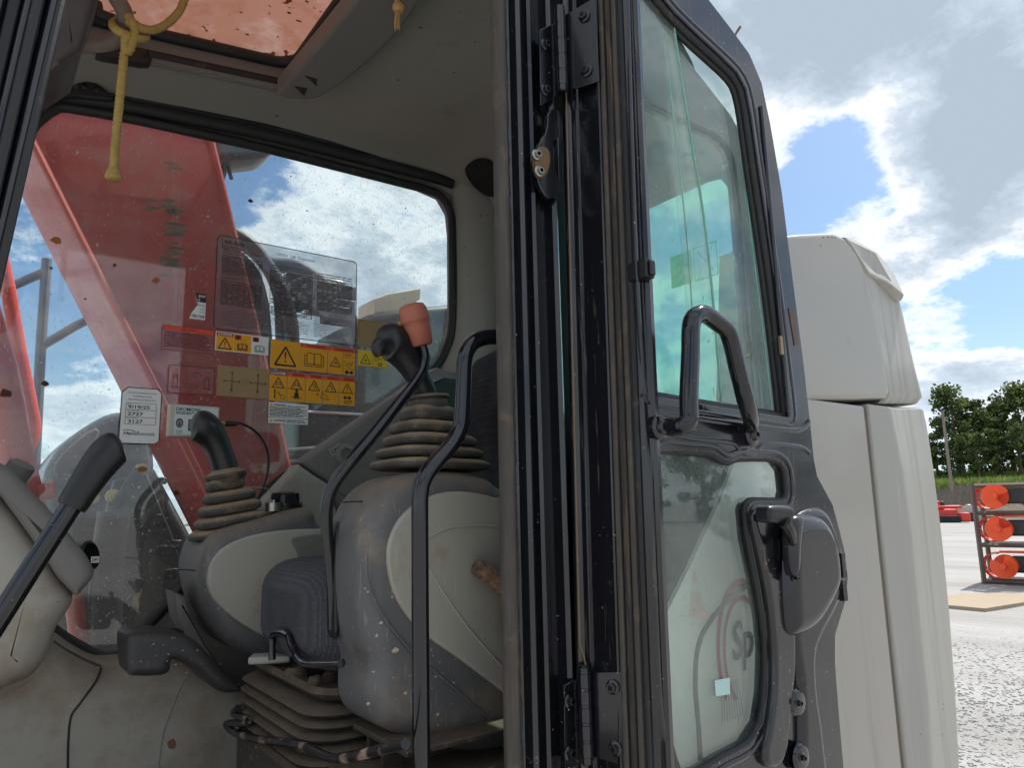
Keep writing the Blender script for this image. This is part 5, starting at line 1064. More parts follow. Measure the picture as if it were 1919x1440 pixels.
# ---- seat
def softbox(mb, lo_, hi_, r, mt, bulge=.012, n=10):
    (x0, y0, z0), (x1, y1, z1) = lo_, hi_; c = Vector(((x0+x1)/2, (y0+y1)/2, (z0+z1)/2)); hx, hy, hz_ = (x1-x0)/2, (y1-y0)/2, (z1-z0)/2; rings = []
    m_ = 14
    for i in range(m_+1):
        t = -1+2*i/m_; z = hz_*math.copysign(1-(1-abs(t))**1.6, t); s = (1-max(0, (abs(z)-(hz_-r))/r)**2)**.5 if abs(z) > hz_-r else 1
        kx, ky = hx-r+r*s, hy-r+r*s; ring = []
        for k in range(40):
            q = 2*math.pi*k/40; cs, sn = math.cos(q), math.sin(q); e = 5.0; rad = (abs(cs)**e+abs(sn)**e)**(-1/e); ring.append(c+Vector((kx*cs*rad, ky*sn*rad, z+bulge*(1-min(1, rad-.0)*0)*0)))
        rings.append(ring)
    return mb.loft(rings, mt)
sf = PX(478, 1150, .445).y; sn_ = 1.12; zt_ = PX(560, 1070, .47).z; zb_ = PX(540, 1215, .46).z
a = MB(); softbox(a, (.440, sn_-.06, zb_-.025), (.92, sf+.035, zt_+.016), .055, M_fabric); a.build('seat_cushion', EX, smooth=70)
a = MB(); rings = []
for z, x0, x1, w_ in ((1.60, .84, .98, .22), (1.75, .86, 1.01, .23), (1.95, .90, 1.05, .225), (2.05, .93, 1.07, .20), (2.10, .945, 1.07, .15), (2.115, .96, 1.06, .08)):
    rings.append([Vector(((x0+x1)/2+(x1-x0)/2*math.copysign(abs(math.cos(q))**.5, math.cos(q)), 1.29+w_*math.copysign(abs(math.sin(q))**.5, math.sin(q)), z)) for q in [2*math.pi*k/28 for k in range(28)]])
a.loft(rings, M_fabric2); a.build('seat_backrest', EX, smooth=70)
SBX0, SBX1, SBY0, SBY1 = .435, .90, 1.075, PX(452, 1320, .44).y
def zx(px, py, X): return PX(px, py, X).z
z_top = zx(480, 1245, SBX0); z_b = zx(455, 1345, SBX0)
def plan(x0, y0, x1, y1, r): return rrect(x0, y0, x1, y1, r, 5)
a = MB(); pl = plan(SBX0, SBY0, SBX1, SBY1, .05)
a.loft([[(x, y, z_b-.30) for x, y in inset(pl, -.012)], [(x, y, z_b-.012) for x, y in inset(pl, -.012)]], M_mud); SB = a.build('seat_base', EX, bevel=.008, label='mud caked box under the seat suspension')
nf = 5; hgt = (z_top-.018)-z_b
for k in range(nf):
    z0_ = z_b-.008+hgt*k/nf; z1_ = z_b-.008+hgt*(k+1)/nf; a = MB(); o_ = .004*(nf-k)
    a.loft([[(x, y, z) for x, y in inset(pl, ins-o_*.5)] for z, ins in ((z0_, .02), (z0_+.002, .004), ((z0_+z1_)/2, -.006), (z1_-.004, .002), (z1_, .022))], M_bellow); a.build('suspension_fold', SB, smooth=60)
a = MB(); ptop = plan(SBX0+.012, SBY0+.0, SBX1, SBY1-.01, .05); a.loft([[(x, y, z_top-.018) for x, y in inset(ptop, .006)], [(x, y, z_top-.008) for x, y in inset(ptop, -.004)], [(x, y, z_top) for x, y in inset(ptop, .004)], [(x, y, z_top-.006) for x, y in inset(ptop, .03)]], M_mud); a.build('seat_plate', SB, smooth=50)
a = MB(); a.box((SBX0+.10, SBY0+.05, z_top-.006), (SBX1-.05, SBY1-.05, zb_-.004), M_deep); a.build('seat_riser', SB)
a = MB(); c = PZ(508, 1246, z_top); M2 = Matrix.Translation(c+Vector((0, 0, .004))) @ Matrix.Rotation(-.5, 4, 'Z'); a.box((-.036, -.02, 0), (.036, .02, .013), mat('grey_tag', lin(150, 148, 142), .5), M2); a.build('grey_catch', SB, bevel=.004)
for x, y, r in ((556, 1262, .018), (620, 1270, .012), (590, 1280, .010)):
    c = PZ(x, y, z_top); a = MB(); a.lathe(c-Vector((0, 0, .006)), (0, 0, 1), [(0, r*1.3), (.012, r), (.016, r*.7), (.010, r*.5)], M_mud, 16); a.build('plate_boss', SB)
a = MB(); a.tube([PX(x, y, .435) for x, y in ((510, 1238), (510, 1205), (513, 1190), (528, 1185), (540, 1192), (548, 1215), (560, 1236), (580, 1245), (640, 1244))], .0062, M_tubeblk, 10, 5); a.build('adjuster_handle', SB, smooth=60)
a = MB(); a.tube([PX(x, y, .415) for x, y in ((446, 1328), (438, 1338), (452, 1345), (466, 1350), (455, 1357), (432, 1356), (424, 1360), (440, 1374), (480, 1386), (540, 1394), (575, 1402), (615, 1420), (650, 1422), (690, 1412), (760, 1395))], .0062, M_scrape, 10, 4); a.build('slide_bar', SB, smooth=60, label='chipped slide bar with bare tan paint')
# slide rail with open end
c = PX(690, 1378, .49); a = MB(); x_ = .49; a.box((x_, .90, c.z-.004), (.9, 1.07, c.z+.004), M_mud)
for (y0_, y1_, z0_, z1_) in ((.99, .997, -.045, -.004), (1.035, 1.042, -.045, -.004), (.99, 1.007, -.050, -.045), (1.025, 1.042, -.050, -.045)): a.box((x_+.01, y0_, c.z+z0_), (.9, y1_, c.z+z1_), M_mud)
a.build('slide_rail', SB, bevel=.002)
a = MB(); a.box((.44, .84, 1.20), (.75, 1.06, PY(880, 1432, .93).z), M_mud); a.build('floor_step', EX, bevel=.01)

# cup holder arm
a = MB(); a.pillow(smooth2(XZ([(238, 1192), (262, 1184), (320, 1186), (350, 1192), (378, 1212), (405, 1243), (430, 1270), (454, 1292), (425, 1300), (400, 1290), (372, 1264), (345, 1246), (322, 1238), (318, 1258), (300, 1267), (255, 1268), (240, 1262), (236, 1225)], 1.43), 3), 1.42, 1.52, .015, mat('cup_holder_plastic', lin(54, 53, 53), .5, dust=(lin(112, 102, 88), .2, 16), speck=(lin(150, 140, 125), .08, 120)), 4); CH = a.build('cup_holder', EX, smooth=50)
a = MB(); c = PY(290, 1192, 1.47); a.lathe(c, (0, 0, 1), [(-.02, .045), (.004, .047), (.006, .043), (-.03, .038)], M_sock, 24); a.build('cup_ring', CH)

# ---- front cowl, monitor housing, travel lever
a = MB(); a.pillow(smooth2(XZ([(-160, 1090), (-60, 1150), (40, 1200), (100, 1195), (150, 1226), (195, 1246), (262, 1243), (330, 1245), (400, 1270), (470, 1300), (500, 1340), (500, 1600), (-200, 1600)], 1.66), 3), 1.62, 1.80, .055, M_cowl, 6); CW = a.build('front_cowl', EX, smooth=60)
for pts, r in (([(190, 1252), (180, 1278), (148, 1322), (133, 1345), (128, 1390), (127, 1450)], .0024), ([(100, 1202), (130, 1222), (165, 1240), (190, 1250)], .0018)):
    a = MB(); a.tube([PY(x, y, 1.6205) for x, y in pts], r, M_deep, 6, 4); a.build('cowl_seam', CW)
a = MB(); a.tube([PY(x, y, 1.6195) for x, y in ((352, 1262), (338, 1290), (318, 1340), (304, 1385), (296, 1450))], .0012, M_grey, 6, 4); a.build('cowl_wire', CW)
M_rstain = mat('rust_stain', lin(128, 98, 72), .8, var=.3, vscale=30)
for x, y, rx_, ry_ in ((322, 1396, 9, 11),):
    a = MB(); n_ = 18; a.add([PY(x+rx_*math.cos(2*math.pi*k/n_)*rnd.uniform(.75, 1.1), y+ry_*math.sin(2*math.pi*k/n_)*rnd.uniform(.75, 1.1), 1.6192) for k in range(n_)], [tuple(range(n_))], M_rstain if x < 380 else mat('dry_mud', lin(160, 138, 106), .9)); a.build('stain', CW, smooth=0)
a = MB(); a.pillow(smooth2(XZ([(-220, 800), (-60, 880), (10, 935), (60, 1000), (110, 1075), (140, 1118), (128, 1150), (108, 1180), (98, 1212), (80, 1250), (20, 1290), (-220, 1330)], 1.42), 3), 1.40, 1.66, .05, M_cowl, 6); MH = a.build('monitor_housing', EX, smooth=60)
a = MB(); a.pillow(XZ([(-120, 790), (0, 868), (24, 884), (100, 965), (160, 1040), (174, 1066), (172, 1084), (142, 1118), (110, 1085), (60, 1010), (0, 928), (-120, 850)], 1.41), 1.385, 1.60, .018, M_linerd, 4); a.build('monitor_hood', MH, smooth=40)
a = MB(); a.lathe(PY(158, 1044, 1.50), (.6, -.5, .2), [(-.02, .026), (.012, .026), (.014, .021), (-.01, .019)], M_sock, 20); a.build('power_socket', MH)
q1_ = PY(170, 1056, 1.50); d_ = Decal(lambda u, v, l: (q1_.x+u, 1.50-l*.0004, q1_.z+v)); d_.rect(0, 0, .013, .011, M_white, 0); d_.text('24V', .001, .002, w=.011, h=.007, mt=M_ink, lay=1); d_.build('socket_label', MH, smooth=0, recalc=False)
a = MB(); a.lathe(PY(22, 900, 1.55), (.4, -.2, .8), [(0, .022), (.03, .022), (.035, .016)], M_linerd, 18); a.build('monitor_knob', MH)
a = MB(); a.tube([PY(x, y, 1.15) for x, y in ((-110, 1330), (0, 1158), (70, 1048), (140, 940))], .0135, M_tubeblk, 14, 3, .8); TLV = a.build('travel_lever', EX, smooth=60)
a = MB(); a.tube([PY(x, y, 1.15) for x, y in ((133, 951), (140, 940), (155, 916), (175, 886), (196, 858), (212, 842), (222, 836), (228, 834))], [.018, .0195, .0205, .0225, .0245, .0245, .021, .008], M_grip, 18, 4, .85); a.build('lever_grip', TLV, smooth=70)

# ================================================================== outside the far window
BY = 2.08; BYB = 2.47
e1 = [(-150, -150), (65, 280), (225, 600), (385, 920), (500, 1150)]; e2 = [(610, 1150), (540, 890), (455, 520), (390, 250), (300, -150)]
bo = XZ(e1+e2, BY)
a = MB(); a.plate(bo, [], BY, BYB, M_red); BM = a.build('boom', EX, bevel=.004, label='red box-section boom rising steeply beside the cab')
def strip(px, y0, y1, w, nm, par, mt):
    q = [PY(x, y, BY) for x, y in px]; t = MB(); t.tube([Vector((p.x, (y0+y1)/2, p.z)) for p in q], w, mt, 8); return t.build(nm, par)
M_pinkl = mat('sunlit_pink_edge', lin(222, 92, 76), .5)  # sun on the near flange edge, put in as a paler pink
strip([(-150, -150), (65, 280), (225, 600), (385, 920), (500, 1150)], BY-.03, BY+.0, .010, 'boom_flange', BM, M_pinkl); strip([(300, -150), (390, 250), (455, 520), (540, 890), (610, 1150)], BY-.03, BY+.0, .009, 'boom_flange', BM, M_red)
for (x, y, n_) in ((320, 310, 2), (322, 385, 6), (326, 435, 6), (322, 500, 9), (296, 390, 2), (325, 470, 4)):   # bare scuffs on the plate
    for k in range(n_):
        c = PY(x+rnd.uniform(-12, 12), y+rnd.uniform(-16, 16), BY-.0015); L2 = rnd.uniform(.012, .03); q = MB(); q.add([c+Vector((-L2, 0, -.004)), c+Vector((0, 0, -.006*rnd.random())), c+Vector((L2, 0, .003)), c+Vector((L2*.3, 0, .007)), c+Vector((-L2*.6, 0, .005))], [(0, 1, 2, 3, 4)], mat('bare_scuff', lin(104, 92, 66), .8)); q.build('scuff', BM, smooth=0)
# work lamp under the boom top and its lead
a = MB(); a.pillow(chaikin(XZ([(398, 262), (440, 255), (498, 272), (514, 284), (498, 300), (450, 306), (405, 306), (396, 288)], 2.12), 2), 2.08, 2.2, .02, M_tank); a.build('work_lamp', BM, smooth=50)
a = MB(); a.tube([PY(x, y, 2.14) for x, y in ((412, 300), (420, 318), (414, 340), (406, 348))], .008, M_hose, 8, 4); a.tube([PY(x, y, 2.14) for x, y in ((424, 302), (434, 336))], .006, M_hose, 8); a.build('lamp_lead', BM)
# hydraulic hoses looping off the boom
for pts, r, Y in (([(425, 432), (470, 460), (515, 520), (540, 580), (548, 640), (546, 720)], .024, 2.3), ([(440, 445), (490, 485), (520, 540), (528, 600), (530, 700)], .024, 2.36), ([(430, 470), (470, 510), (488, 560), (495, 620), (500, 700)], .024, 2.3), ([(455, 450), (500, 490), (560, 500), (620, 545), (660, 600), (670, 660)], .022, 2.45), ([(436, 520), (460, 545), (478, 590), (482, 650)], .020, 2.3), ([(500, 500), (545, 500), (590, 525), (640, 560)], .026, 2.5)):
    a = MB(); a.tube([PY(x, y, Y) for x, y in pts], r, M_hose, 10, 5); a.build('hydraulic_hose', BM, smooth=60)
# valve block and pipework seen through the chart
for k in range(16):
    x, y = rnd.uniform(550, 640), rnd.uniform(535, 590); c = PY(x, y, 2.5+rnd.uniform(-.1, .1)); s = rnd.uniform(.02, .05); a = MB(); a.box((c.x-s, c.y-s, c.z-s*rnd.uniform(.5, 1.2)), (c.x+s*1.3, c.y+s, c.z+s*rnd.uniform(.5, 1)), M_dkmetal if k % 4 else M_steel); a.build('valve_block', BM, bevel=.006)
# right-hand machine deck: dark hood, tank, exhaust cover, pipes
a = MB(); p1, p2 = PY(590, 652, 2.75), PY(900, 592, 2.75); a.pillow(XZ([(560, 660), (600, 640), (672, 628), (690, 590), (760, 578), (1000, 560), (1000, 1000), (540, 1000)], 2.75), 2.73, 3.3, .03, M_dkmetal); DH = a.build('deck_hood', EX, smooth=40, label='dusty dark hood on the far deck seen through the window')
a = MB(); a.tube([PY(575, 772, 2.72), PY(690, 778, 2.72)], .006, M_white, 8); a.build('white_rod', DH)
a = MB(); a.pillow(XZ([(698, 562), (722, 552), (786, 541), (784, 562), (752, 584), (698, 590)], 2.9), 2.88, 3.05, .008, M_beigem); a.build('exhaust_cover', DH, smooth=30)
for y in (846, 856, 868): a = MB(); a.tube([PY(530, y, 2.6), PY(610, y-6, 2.6)], .011, M_steel if y != 856 else M_dkmetal, 10); a.build('hydraulic_pipe', DH)
a = MB(); a.pillow(XZ([(640, 660), (668, 655), (668, 720), (640, 720)], 2.6), 2.58, 2.7, .01, M_dkmetal); a.build('support_post', DH)
# boom foot bracket, cylinder and bolts below
M_dkfoot = mat('greasy_dark_steel', (.012, .012, .012), .45, dust=(lin(70, 58, 46), .3, 10))
a = MB(); a.plate(XZ([(190, 1000), (215, 900), (275, 885), (330, 1020), (350, 1090), (300, 1250), (170, 1260), (180, 1100)], 2.02), [], 2.02, 2.06, M_dkfoot); FT = a.build('boom_foot', EX, bevel=.004)
a = MB(); a.pillow(XZ([(60, 985), (130, 950), (215, 875), (290, 880), (360, 1010), (470, 1120), (520, 1300), (40, 1300)], 2.6), 2.58, 2.9, .03, M_dkfoot); a.build('swing_housing', FT, smooth=40)
for k in range(5):
    a = MB(); x0_ = 150+k*34; a.tube([PY(x0_, 1250, 2.45), PY(x0_-8+k*3, 1120, 2.42), PY(x0_+rnd.uniform(-20, 30), 985, 2.4), PY(x0_+rnd.uniform(0, 40), 930, 2.45)], .02, M_hose, 10, 4); a.build('hydraulic_hose', FT)
a = MB(); a.tube([PY(x, y, 1.96) for x, y in ((200, 1290), (196, 1180), (202, 1060), (214, 960))], .036, M_dkfoot, 16, 3); a.build('boom_cylinder', FT)
a = MB(); a.tube([PY(x, y, 1.97) for x, y in ((150, 1290), (147, 1190), (130, 1080), (100, 1000))], .020, M_redh, 12, 3); a.build('red_strut', FT)
a = MB(); a.tube([PY(x, y, 1.98) for x, y in ((260, 880), (225, 935), (205, 975))], .012, M_dkfoot, 10); a.build('link_rod', FT)
for x, y, r in ((265, 1126, .012), (213, 930, .010), (176, 934, .008), (266, 880, .009)):
    c = PY(x, y, 2.0); a = MB(); a.lathe(c, (0, -1, 0), [(-.02, r*1.6), (.004, r*1.6), (.005, r)], M_gold, 20); a.lathe(c, (0, -1, 0), [(.004, r*.8), (.014, r*.75)], M_gold, 6); a.build('zinc_bolt', FT)
for k in range(14):
    x, y = rnd.uniform(185, 330), rnd.uniform(900, 1210); c = PY(x, y, 2.01); s = rnd.uniform(.008, .02); a = MB(); a.box((c.x-s, c.y-.015, c.z-s*.7), (c.x+s, c.y, c.z+s), M_dkfoot); a.build('bracket_lug', FT, bevel=.004)
a = MB(); a.plate(XZ([(286, 1040), (312, 1060), (290, 1190), (246, 1240), (240, 1215)], 1.97), [], 1.97, 1.98, mat('dirty_ochre_steel', lin(74, 66, 44), .6, dust=(lin(140, 126, 90), .3, 20))); a.build('stiffener_plate', FT)
# front right box, rails
a = MB(); a.pillow(chaikin(XZ([(70, 905), (105, 838), (165, 795), (212, 772), (258, 778), (276, 800), (290, 880), (270, 980), (90, 1010)], 2.6), 2), 2.55, 3.0, .04, M_tank); TB = a.build('tool_box', EX, smooth=50, label='dark blue-grey box cover on the far front deck')
a = MB(); a.pillow(chaikin(XZ([(96, 880), (120, 845), (175, 800), (190, 812), (150, 870), (110, 900)], 2.55), 1), 2.535, 2.56, .008, M_strut); a.build('box_front', TB)
for pts, r, m_, nm in (([(88, 486), (76, 660), (64, 900)], .017, M_strut, 'rail_post'), ([(-80, 580), (0, 546), (88, 508)], .016, M_strut, 'rail'), ([(76, 650), (140, 612), (180, 592)], .016, M_strut, 'rail')):
    a = MB(); a.tube([PY(x, y, 3.0) for x, y in pts], r, m_, 10); a.build('deck_'+nm, EX)
a = MB(); a.tube([PY(x, y, 2.5) for x, y in ((-30, 380), (6, 500), (36, 660), (58, 770), (62, 806), (54, 834), (40, 850), (10, 860))], .020, M_redh, 14, 4); a.build('red_handrail', EX, smooth=60)
a = MB(); a.tube([PY(x, y, 2.3) for x, y in ((-40, 560), (0, 700), (30, 860), (60, 980))], .042, M_redh, 16, 3); a.build('red_stanchion', EX, smooth=60)
a = MB(); a.pillow(XZ([(62, 912), (100, 900), (106, 932), (68, 942)], 2.3), 2.27, 2.35, .008, M_redh); a.build('red_lug', EX, bevel=.003)

# ================================================================== cream body behind the cab
FPT = Vector((1.89, .9, 0)); FAN = math.radians(13); FN = (math.sin(FAN), -math.cos(FAN), 0)
def side(px, py): return PY(px, py, .9)
def facet(px, py): return PN(px, py, FPT, FN)
def bodyring(bpx, cpx, xs, yb=2.6):
    B = side(*bpx); C = facet(*cpx); z = (B.z+C.z)/2
    A = Vector((xs, .9, B.z)); B2 = B-Vector((.018, 0, 0)); B3 = B+Vector((.02, .006, 0)); D = C+Vector((.06, .05, 0)); Ee = C+Vector((.12, .30, 0)); Fq = Vector((Ee.x, yb, C.z)); G = Vector((xs, yb, B.z))
    return [A, B2, B, B3, C-Vector((.02, .004, 0)), C, D, Ee, Fq, G]
# seam position on the side panel
SX = side(1630, 800).x
def body(rows, xs, mt, nm, cut=None):
    q = MB(); rings = []
    for b, c in rows: rings.append(bodyring(b, c, xs))
    q.loft(rings, mt); return q.build(nm, EX, bevel=.012, seg=3, smooth=40)
a = MB(); zt2 = side(1600, 758).z
a.box((1.36, .9, .9), (SX-.016, 1.2, zt2), M_body); a.build('side_door', EX, bevel=.007, seg=3, label='cream side door panel next to the cab')
a = MB(); a.box((SX-.02, .9075, .9), (SX+.02, 1.2, zt2-.03), M_seam); a.build('door_gap', EX)
rows = [((1752, 1500), (1800, 1500)), ((1738, 1300), (1790, 1300)), ((1722, 1150), (1779, 1150)), ((1708, 1000), (1764, 1000)), ((1692, 880), (1749, 880)), ((1676, 800), (1737, 800)), ((1668, 762), (1729, 766))]
q = MB(); rings = [bodyring(b, c, SX+.004) for b, c in rows]; q.loft(rings, M_bodyf); q.build('corner_panel', EX, bevel=.006, seg=3, smooth=30, label='cream rear corner panel with scuffed facet')
# upper hood: side sheet, swept rear facet, and the visor lip over the facet
hb = [(1668, 742), (1655, 668), (1642, 590), (1627, 520), (1604, 474), (1582, 446)]; hc_ = [(1728, 744), (1712, 680), (1698, 618), (1690, 578), (1672, 530), (1640, 474)]
YB = 1.06
so_ = XZ([(1455, 443), (1500, 438), (1560, 436), (1582, 445), (1604, 474), (1627, 520), (1642, 590), (1655, 668), (1667, 735), (1662, 748), (1600, 750), (1455, 750)], .9)
q = MB(); q.pillow(so_, .898, YB, .012, M_body, 4); EH = q.build('engine_hood', EX, smooth=40, label='tall cream engine hood behind the cab')
q = MB(); n_ = len(hb); grid = []
for i in range(n_):
    B = side(*hb[i]); C = facet(*hc_[i]); grid.append([B+Vector((-.012, .010, 0)), B+Vector((0, .001, 0)), B.lerp(C, .1), B.lerp(C, .5), C.lerp(B, .08), C, C+Vector((.03, .03, 0)), C+Vector((.05, .15, 0)), Vector((B.x, YB+.02, B.z))])
bot = [p+Vector((-.012, .012, -.02)) for p in grid[0]]
q.loft([bot]+grid, M_bodyf); q.build('hood_corner', EH, smooth=40)
lb = [(1580, 443), (1594, 460), (1610, 486), (1626, 514)]; lc = [(1598, 446), (1644, 474), (1676, 512), (1695, 553)]; lm = [(1590, 444), (1624, 470), (1648, 500), (1664, 527)]
PO = Vector((FPT.x+.02, FPT.y-.045, 0)); rows_ = []
for i in range(4):
    B = side(*lb[i])+Vector((0, -.004, 0)); t = i/3
    inw = Vector((0, (.34, .24, .12, -.03)[i], 0)); Mp = PN(*lm[i], FPT+inw*.5, FN); Cp = PN(*lc[i], FPT+inw, FN)
    rows_.append([B, B.lerp(Mp, .5), Mp, Mp.lerp(Cp, .5), Cp, Cp+Vector((.03, .02, -.004)), Cp+Vector((.02, .14, -.03)), Vector((Mp.x, Mp.y+.12, Mp.z-.04)), Vector((B.x, B.y+.10, B.z-.03))])
q = MB(); q.loft(rows_, M_body); q.build('hood_visor', EH, bevel=.006, seg=2, smooth=40, label='overhanging lip on the hood corner')
a = MB(); a.box((1.95, 1.2, 1.9), (2.3, 2.6, 2.08), M_body); a.build('low_hood', EX, bevel=.03, seg=3)
a = MB(); a.box((SX-.06, .93, zt2-.02), (SX+.03, 1.3, zt2+.006), M_deep); a.build('hood_gap', EH)

# ================================================================== rope tied to the hatch handle
def braid(pts, r, mt, par, nm, sm=8):
    q = MB(); P_, _ = catmull([Vector(p) for p in pts], [r]*len(pts), sm); n = len(P_)
    L_ = [0]
    for i in range(1, n): L_.append(L_[-1]+(P_[i]-P_[i-1]).length)
    m_ = max(8, int(L_[-1]/(r*.55))); samp = []
    for k in range(m_+1):
        s = L_[-1]*k/m_; i = max(1, next((j for j in range(n) if L_[j] >= s), n-1)); t = (s-L_[i-1])/max(1e-9, L_[i]-L_[i-1]); samp.append(P_[i-1].lerp(P_[i], t))
    rr_ = [r*(1+.10*(1 if k % 2 else -1)+rnd.uniform(-.05, .05)) for k in range(len(samp))]
    q.tube(samp, rr_, mt, 10); return q.build(nm, par, smooth=80)
RO = thing('rope', 'frayed yellow braided rope knotted round the hatch handle, hanging down', 'rope', tuple(PZ(232, 75, 2.63)))
hc = [PZ(x, y, 2.625) for x, y in ((236, 60), (235, 64))][0]; RD = hc.y
def rp_(x, y, dy=0.0): return PY(x, y, RD+dy)
braid([rp_(240, 60, -.018), rp_(233, 100, -.015), rp_(226, 170, -.012), rp_(219, 240, -.01), rp_(214, 300, -.01), rp_(212, 322, -.01)], .0072, M_rope, RO, 'hanging_end')
a = MB(); a.tube([rp_(213, 316, -.01), rp_(212, 326, -.01), rp_(212, 334, -.01), rp_(212, 338, -.01)], [.008, .012, .0135, .009], M_rope, 10, 3); a.build('fused_tip', RO)
braid([rp_(212, 42, .018), rp_(214, 52, -.02), rp_(230, 62, -.028), rp_(252, 70, -.028), rp_(270, 72, -.015), rp_(272, 62, .01), rp_(255, 45, .02), rp_(238, 38, .02), rp_(224, 36, .02), rp_(212, 42, .018)], .0072, M_rope, RO, 'knot_loop')
braid([rp_(240, 30, -.02), rp_(250, 45, -.03), rp_(252, 62, -.03), rp_(246, 85, -.028), rp_(238, 98, -.026), rp_(234, 80, -.026), rp_(238, 62, -.034)], .0075, M_rope, RO, 'knot_loop')
braid([rp_(238, 40, -.02), rp_(258, 52, -.028), rp_(285, 56, -.02), rp_(310, 46, -.01), rp_(335, 22, .0), rp_(348, -10, .0), rp_(356, -50, .0)], .0072, M_rope, RO, 'upper_run')
TS = thing('rope_tassel', 'short frayed tan rope end with a knot hanging from the hatch visor', 'rope', tuple(PZ(746, 5, 2.70)))
ty = PZ(746, 5, 2.70).y
braid([PY(742, -30, ty), PY(744, -8, ty), PY(746, 5, ty)], .006, M_rope2, TS, 'cord', 5)
a = MB(); a.tube([PY(742, 4, ty), PY(746, 12, ty), PY(747, 22, ty)], [.007, .012, .008], M_rope2, 10, 3); a.build('knot', TS)
a = MB()
for k in range(16):
    dx = rnd.uniform(-5, 5); a.tube([PY(746+dx*.6, 20, ty), PY(745+dx, 40, ty+rnd.uniform(-.006, .006)), PY(746+dx*1.2, 52+rnd.uniform(-6, 7), ty)], [.0016, .0016, .0006], M_rope2, 5)
a.build('frayed_strands', TS)
# little stick lodged on the door top
a = MB(); a.tube([PY(1376, 70, .73), PY(1380, 61, .73), PY(1387, 50, .73)], [.0015, .0025, .0028], mat('dry_stem', lin(120, 92, 64), .9), 6); tag(a.build('stray_stem'), 'tiny dry stem sticking up from the top of the open door', 'stem')

# ================================================================== small dirt with a shape of its own
def blot(c, u, v, r, n, mt, nm, par, sq=1.0, R=random.Random(3)):
    q = MB(); c = Vector(c); q.add([c+u*(r*R.uniform(.55, 1.15)*math.cos(6.283*k/n))+v*(r*sq*R.uniform(.55, 1.15)*math.sin(6.283*k/n)) for k in range(n)], [tuple(range(n))], mt); return q.build(nm, par, smooth=0, recalc=False)
EXx, EYy, EZz = Vector((1, 0, 0)), Vector((0, 1, 0)), Vector((0, 0, 1))
M_spot = mat('dark_mud_spot', lin(74, 40, 22), .9); M_spot2 = mat('ochre_mud_spot', lin(150, 96, 44), .9); M_pale = mat('pale_dried_mud', lin(196, 180, 150), .9); M_chip = mat('bare_chip', lin(60, 54, 50), .8)
rd = random.Random(21)
for x, y, r in ((445, 60, .007), (463, 72, .008), (338, 76, .006), (541, 37, .009), (560, 55, .012), (520, 82, .006), (505, 20, .006), (600, 40, .007), (478, 100, .004), (430, 30, .004), (575, 18, .008), (400, 110, .004), (620, 10, .006), (390, 45, .004)):
    p = PZ(x, y, 2.84); blot((p.x, p.y, hz(p.x, .076)), EXx, EYy, r*.65, 9, M_spot, 'mud_spot', HT_, .6)
for x, y, r, m_ in ((105, 450, .013, M_spot2), (84, 719, .008, M_spot), (470, 377, .007, M_spot), (412, 376, .003, M_spot), (300, 388, .006, M_spot2), (293, 525, .008, M_spot2), (12, 738, .014, M_spot), (600, 300, .003, M_spot), (545, 330, .003, M_spot), (700, 420, .003, M_spot), (96, 502, .004, M_spot), (215, 497, .005, M_spot), (268, 880, .010, M_spot2), (330, 925, .008, M_spot), (160, 560, .003, M_spot), (575, 395, .003, M_spot), (760, 390, .003, M_spot)):
    blot(PY(x, y, WY+.0005), EXx, EZz, r, 9, m_, 'mud_spot', WIN, .8)
for k in range(70):
    x, y = rd.uniform(40, 830), rd.uniform(230, 1180)
    if y < 700 or x < 480: blot(PY(x, y, WY+.0008), EXx, EZz, rd.uniform(.0008, .0022), 6, rd.choice((M_spot, M_spot2, M_pale)), 'mud_fleck', WIN, .7)
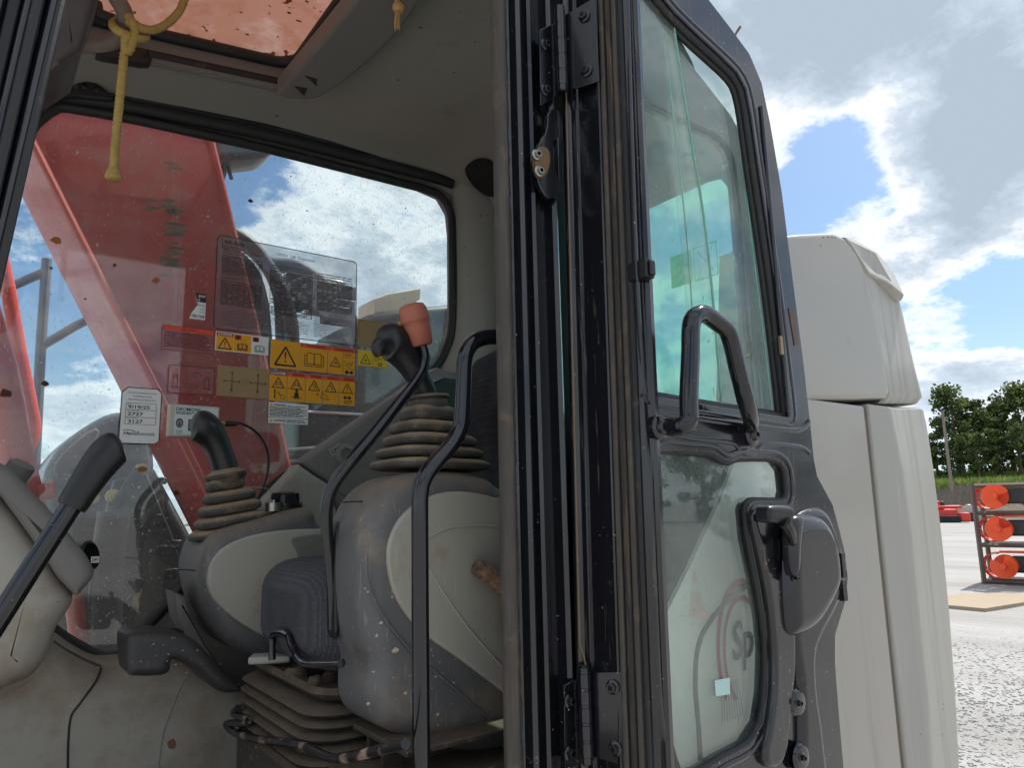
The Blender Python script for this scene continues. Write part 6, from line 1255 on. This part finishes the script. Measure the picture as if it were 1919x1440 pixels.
for x, y, r in ((714, 1168, .0035), (741, 1219, .0055), (690, 1110, .002), (760, 1300, .003), (735, 1120, .002), (820, 1340, .003), (700, 1260, .0025), (850, 1280, .002), (770, 1110, .0015), (690, 1320, .003)):
    blot(PY(x, y, NY-.0048), EXx, EZz, r, 10, M_pale, 'mud_splat', LC, .8)
for k in range(26): blot(PY(rd.uniform(700, 920), rd.uniform(1180, 1390), NY-.0049), EXx, EZz, rd.uniform(.0006, .0018), 5, M_pale, 'mud_fleck', LC, rd.uniform(.3, 1))
for k in range(22): blot(PY(rd.uniform(255, 420), rd.uniform(1195, 1262), 1.4192), EXx, EZz, rd.uniform(.0008, .0025), 5, M_pale, 'mud_fleck', CH, .4)
for k in range(9): blot(facet(1745+rd.uniform(-25, 30), 1330+rd.uniform(-30, 60))+Vector((0, -.004, 0)), EXx, EZz, rd.uniform(.003, .008), 6, M_chip, 'paint_chip', bpy.data.objects['corner_panel'], .25)
for x, y in ((1543, 443), (1552, 442), (1559, 442), (1566, 443), (1538, 458)): blot(PY(x, y+2, .8968), EXx, EZz, .004, 6, M_chip, 'paint_chip', EH, .5)
# grass clippings stuck to the door glass
M_clip = mat('dry_grass_clipping', lin(176, 158, 84), .9)
for x, y, a_, l_ in ((1338, 622, .9, .02), (1345, 612, .3, .016), (1328, 640, 1.2, .012), (1318, 560, 1.4, .012), (1402, 665, .4, .016), (1345, 740, 1.5, .03), (1352, 745, 1.3, .025), (1338, 735, 1.7, .022), (1362, 720, .7, .012), (1330, 480, 1.3, .014), (1310, 520, 1.0, .010), (1290, 300, .5, .010), (1310, 340, .8, .014), (1230, 350, .3, .010), (1260, 450, 1.2, .008), (1340, 270, .6, .012)):
    c = PY(x, y, .6938); d = Vector((math.cos(a_), 0, math.sin(a_))); n2_ = Vector((-d.z, 0, d.x)); q = MB(); q.add([c-d*l_*.5, c+n2_*.0012, c+d*l_*.5, c-n2_*.0012], [(0, 1, 2, 3)], M_clip); q.build('grass_clipping', DOOR, smooth=0, recalc=False)
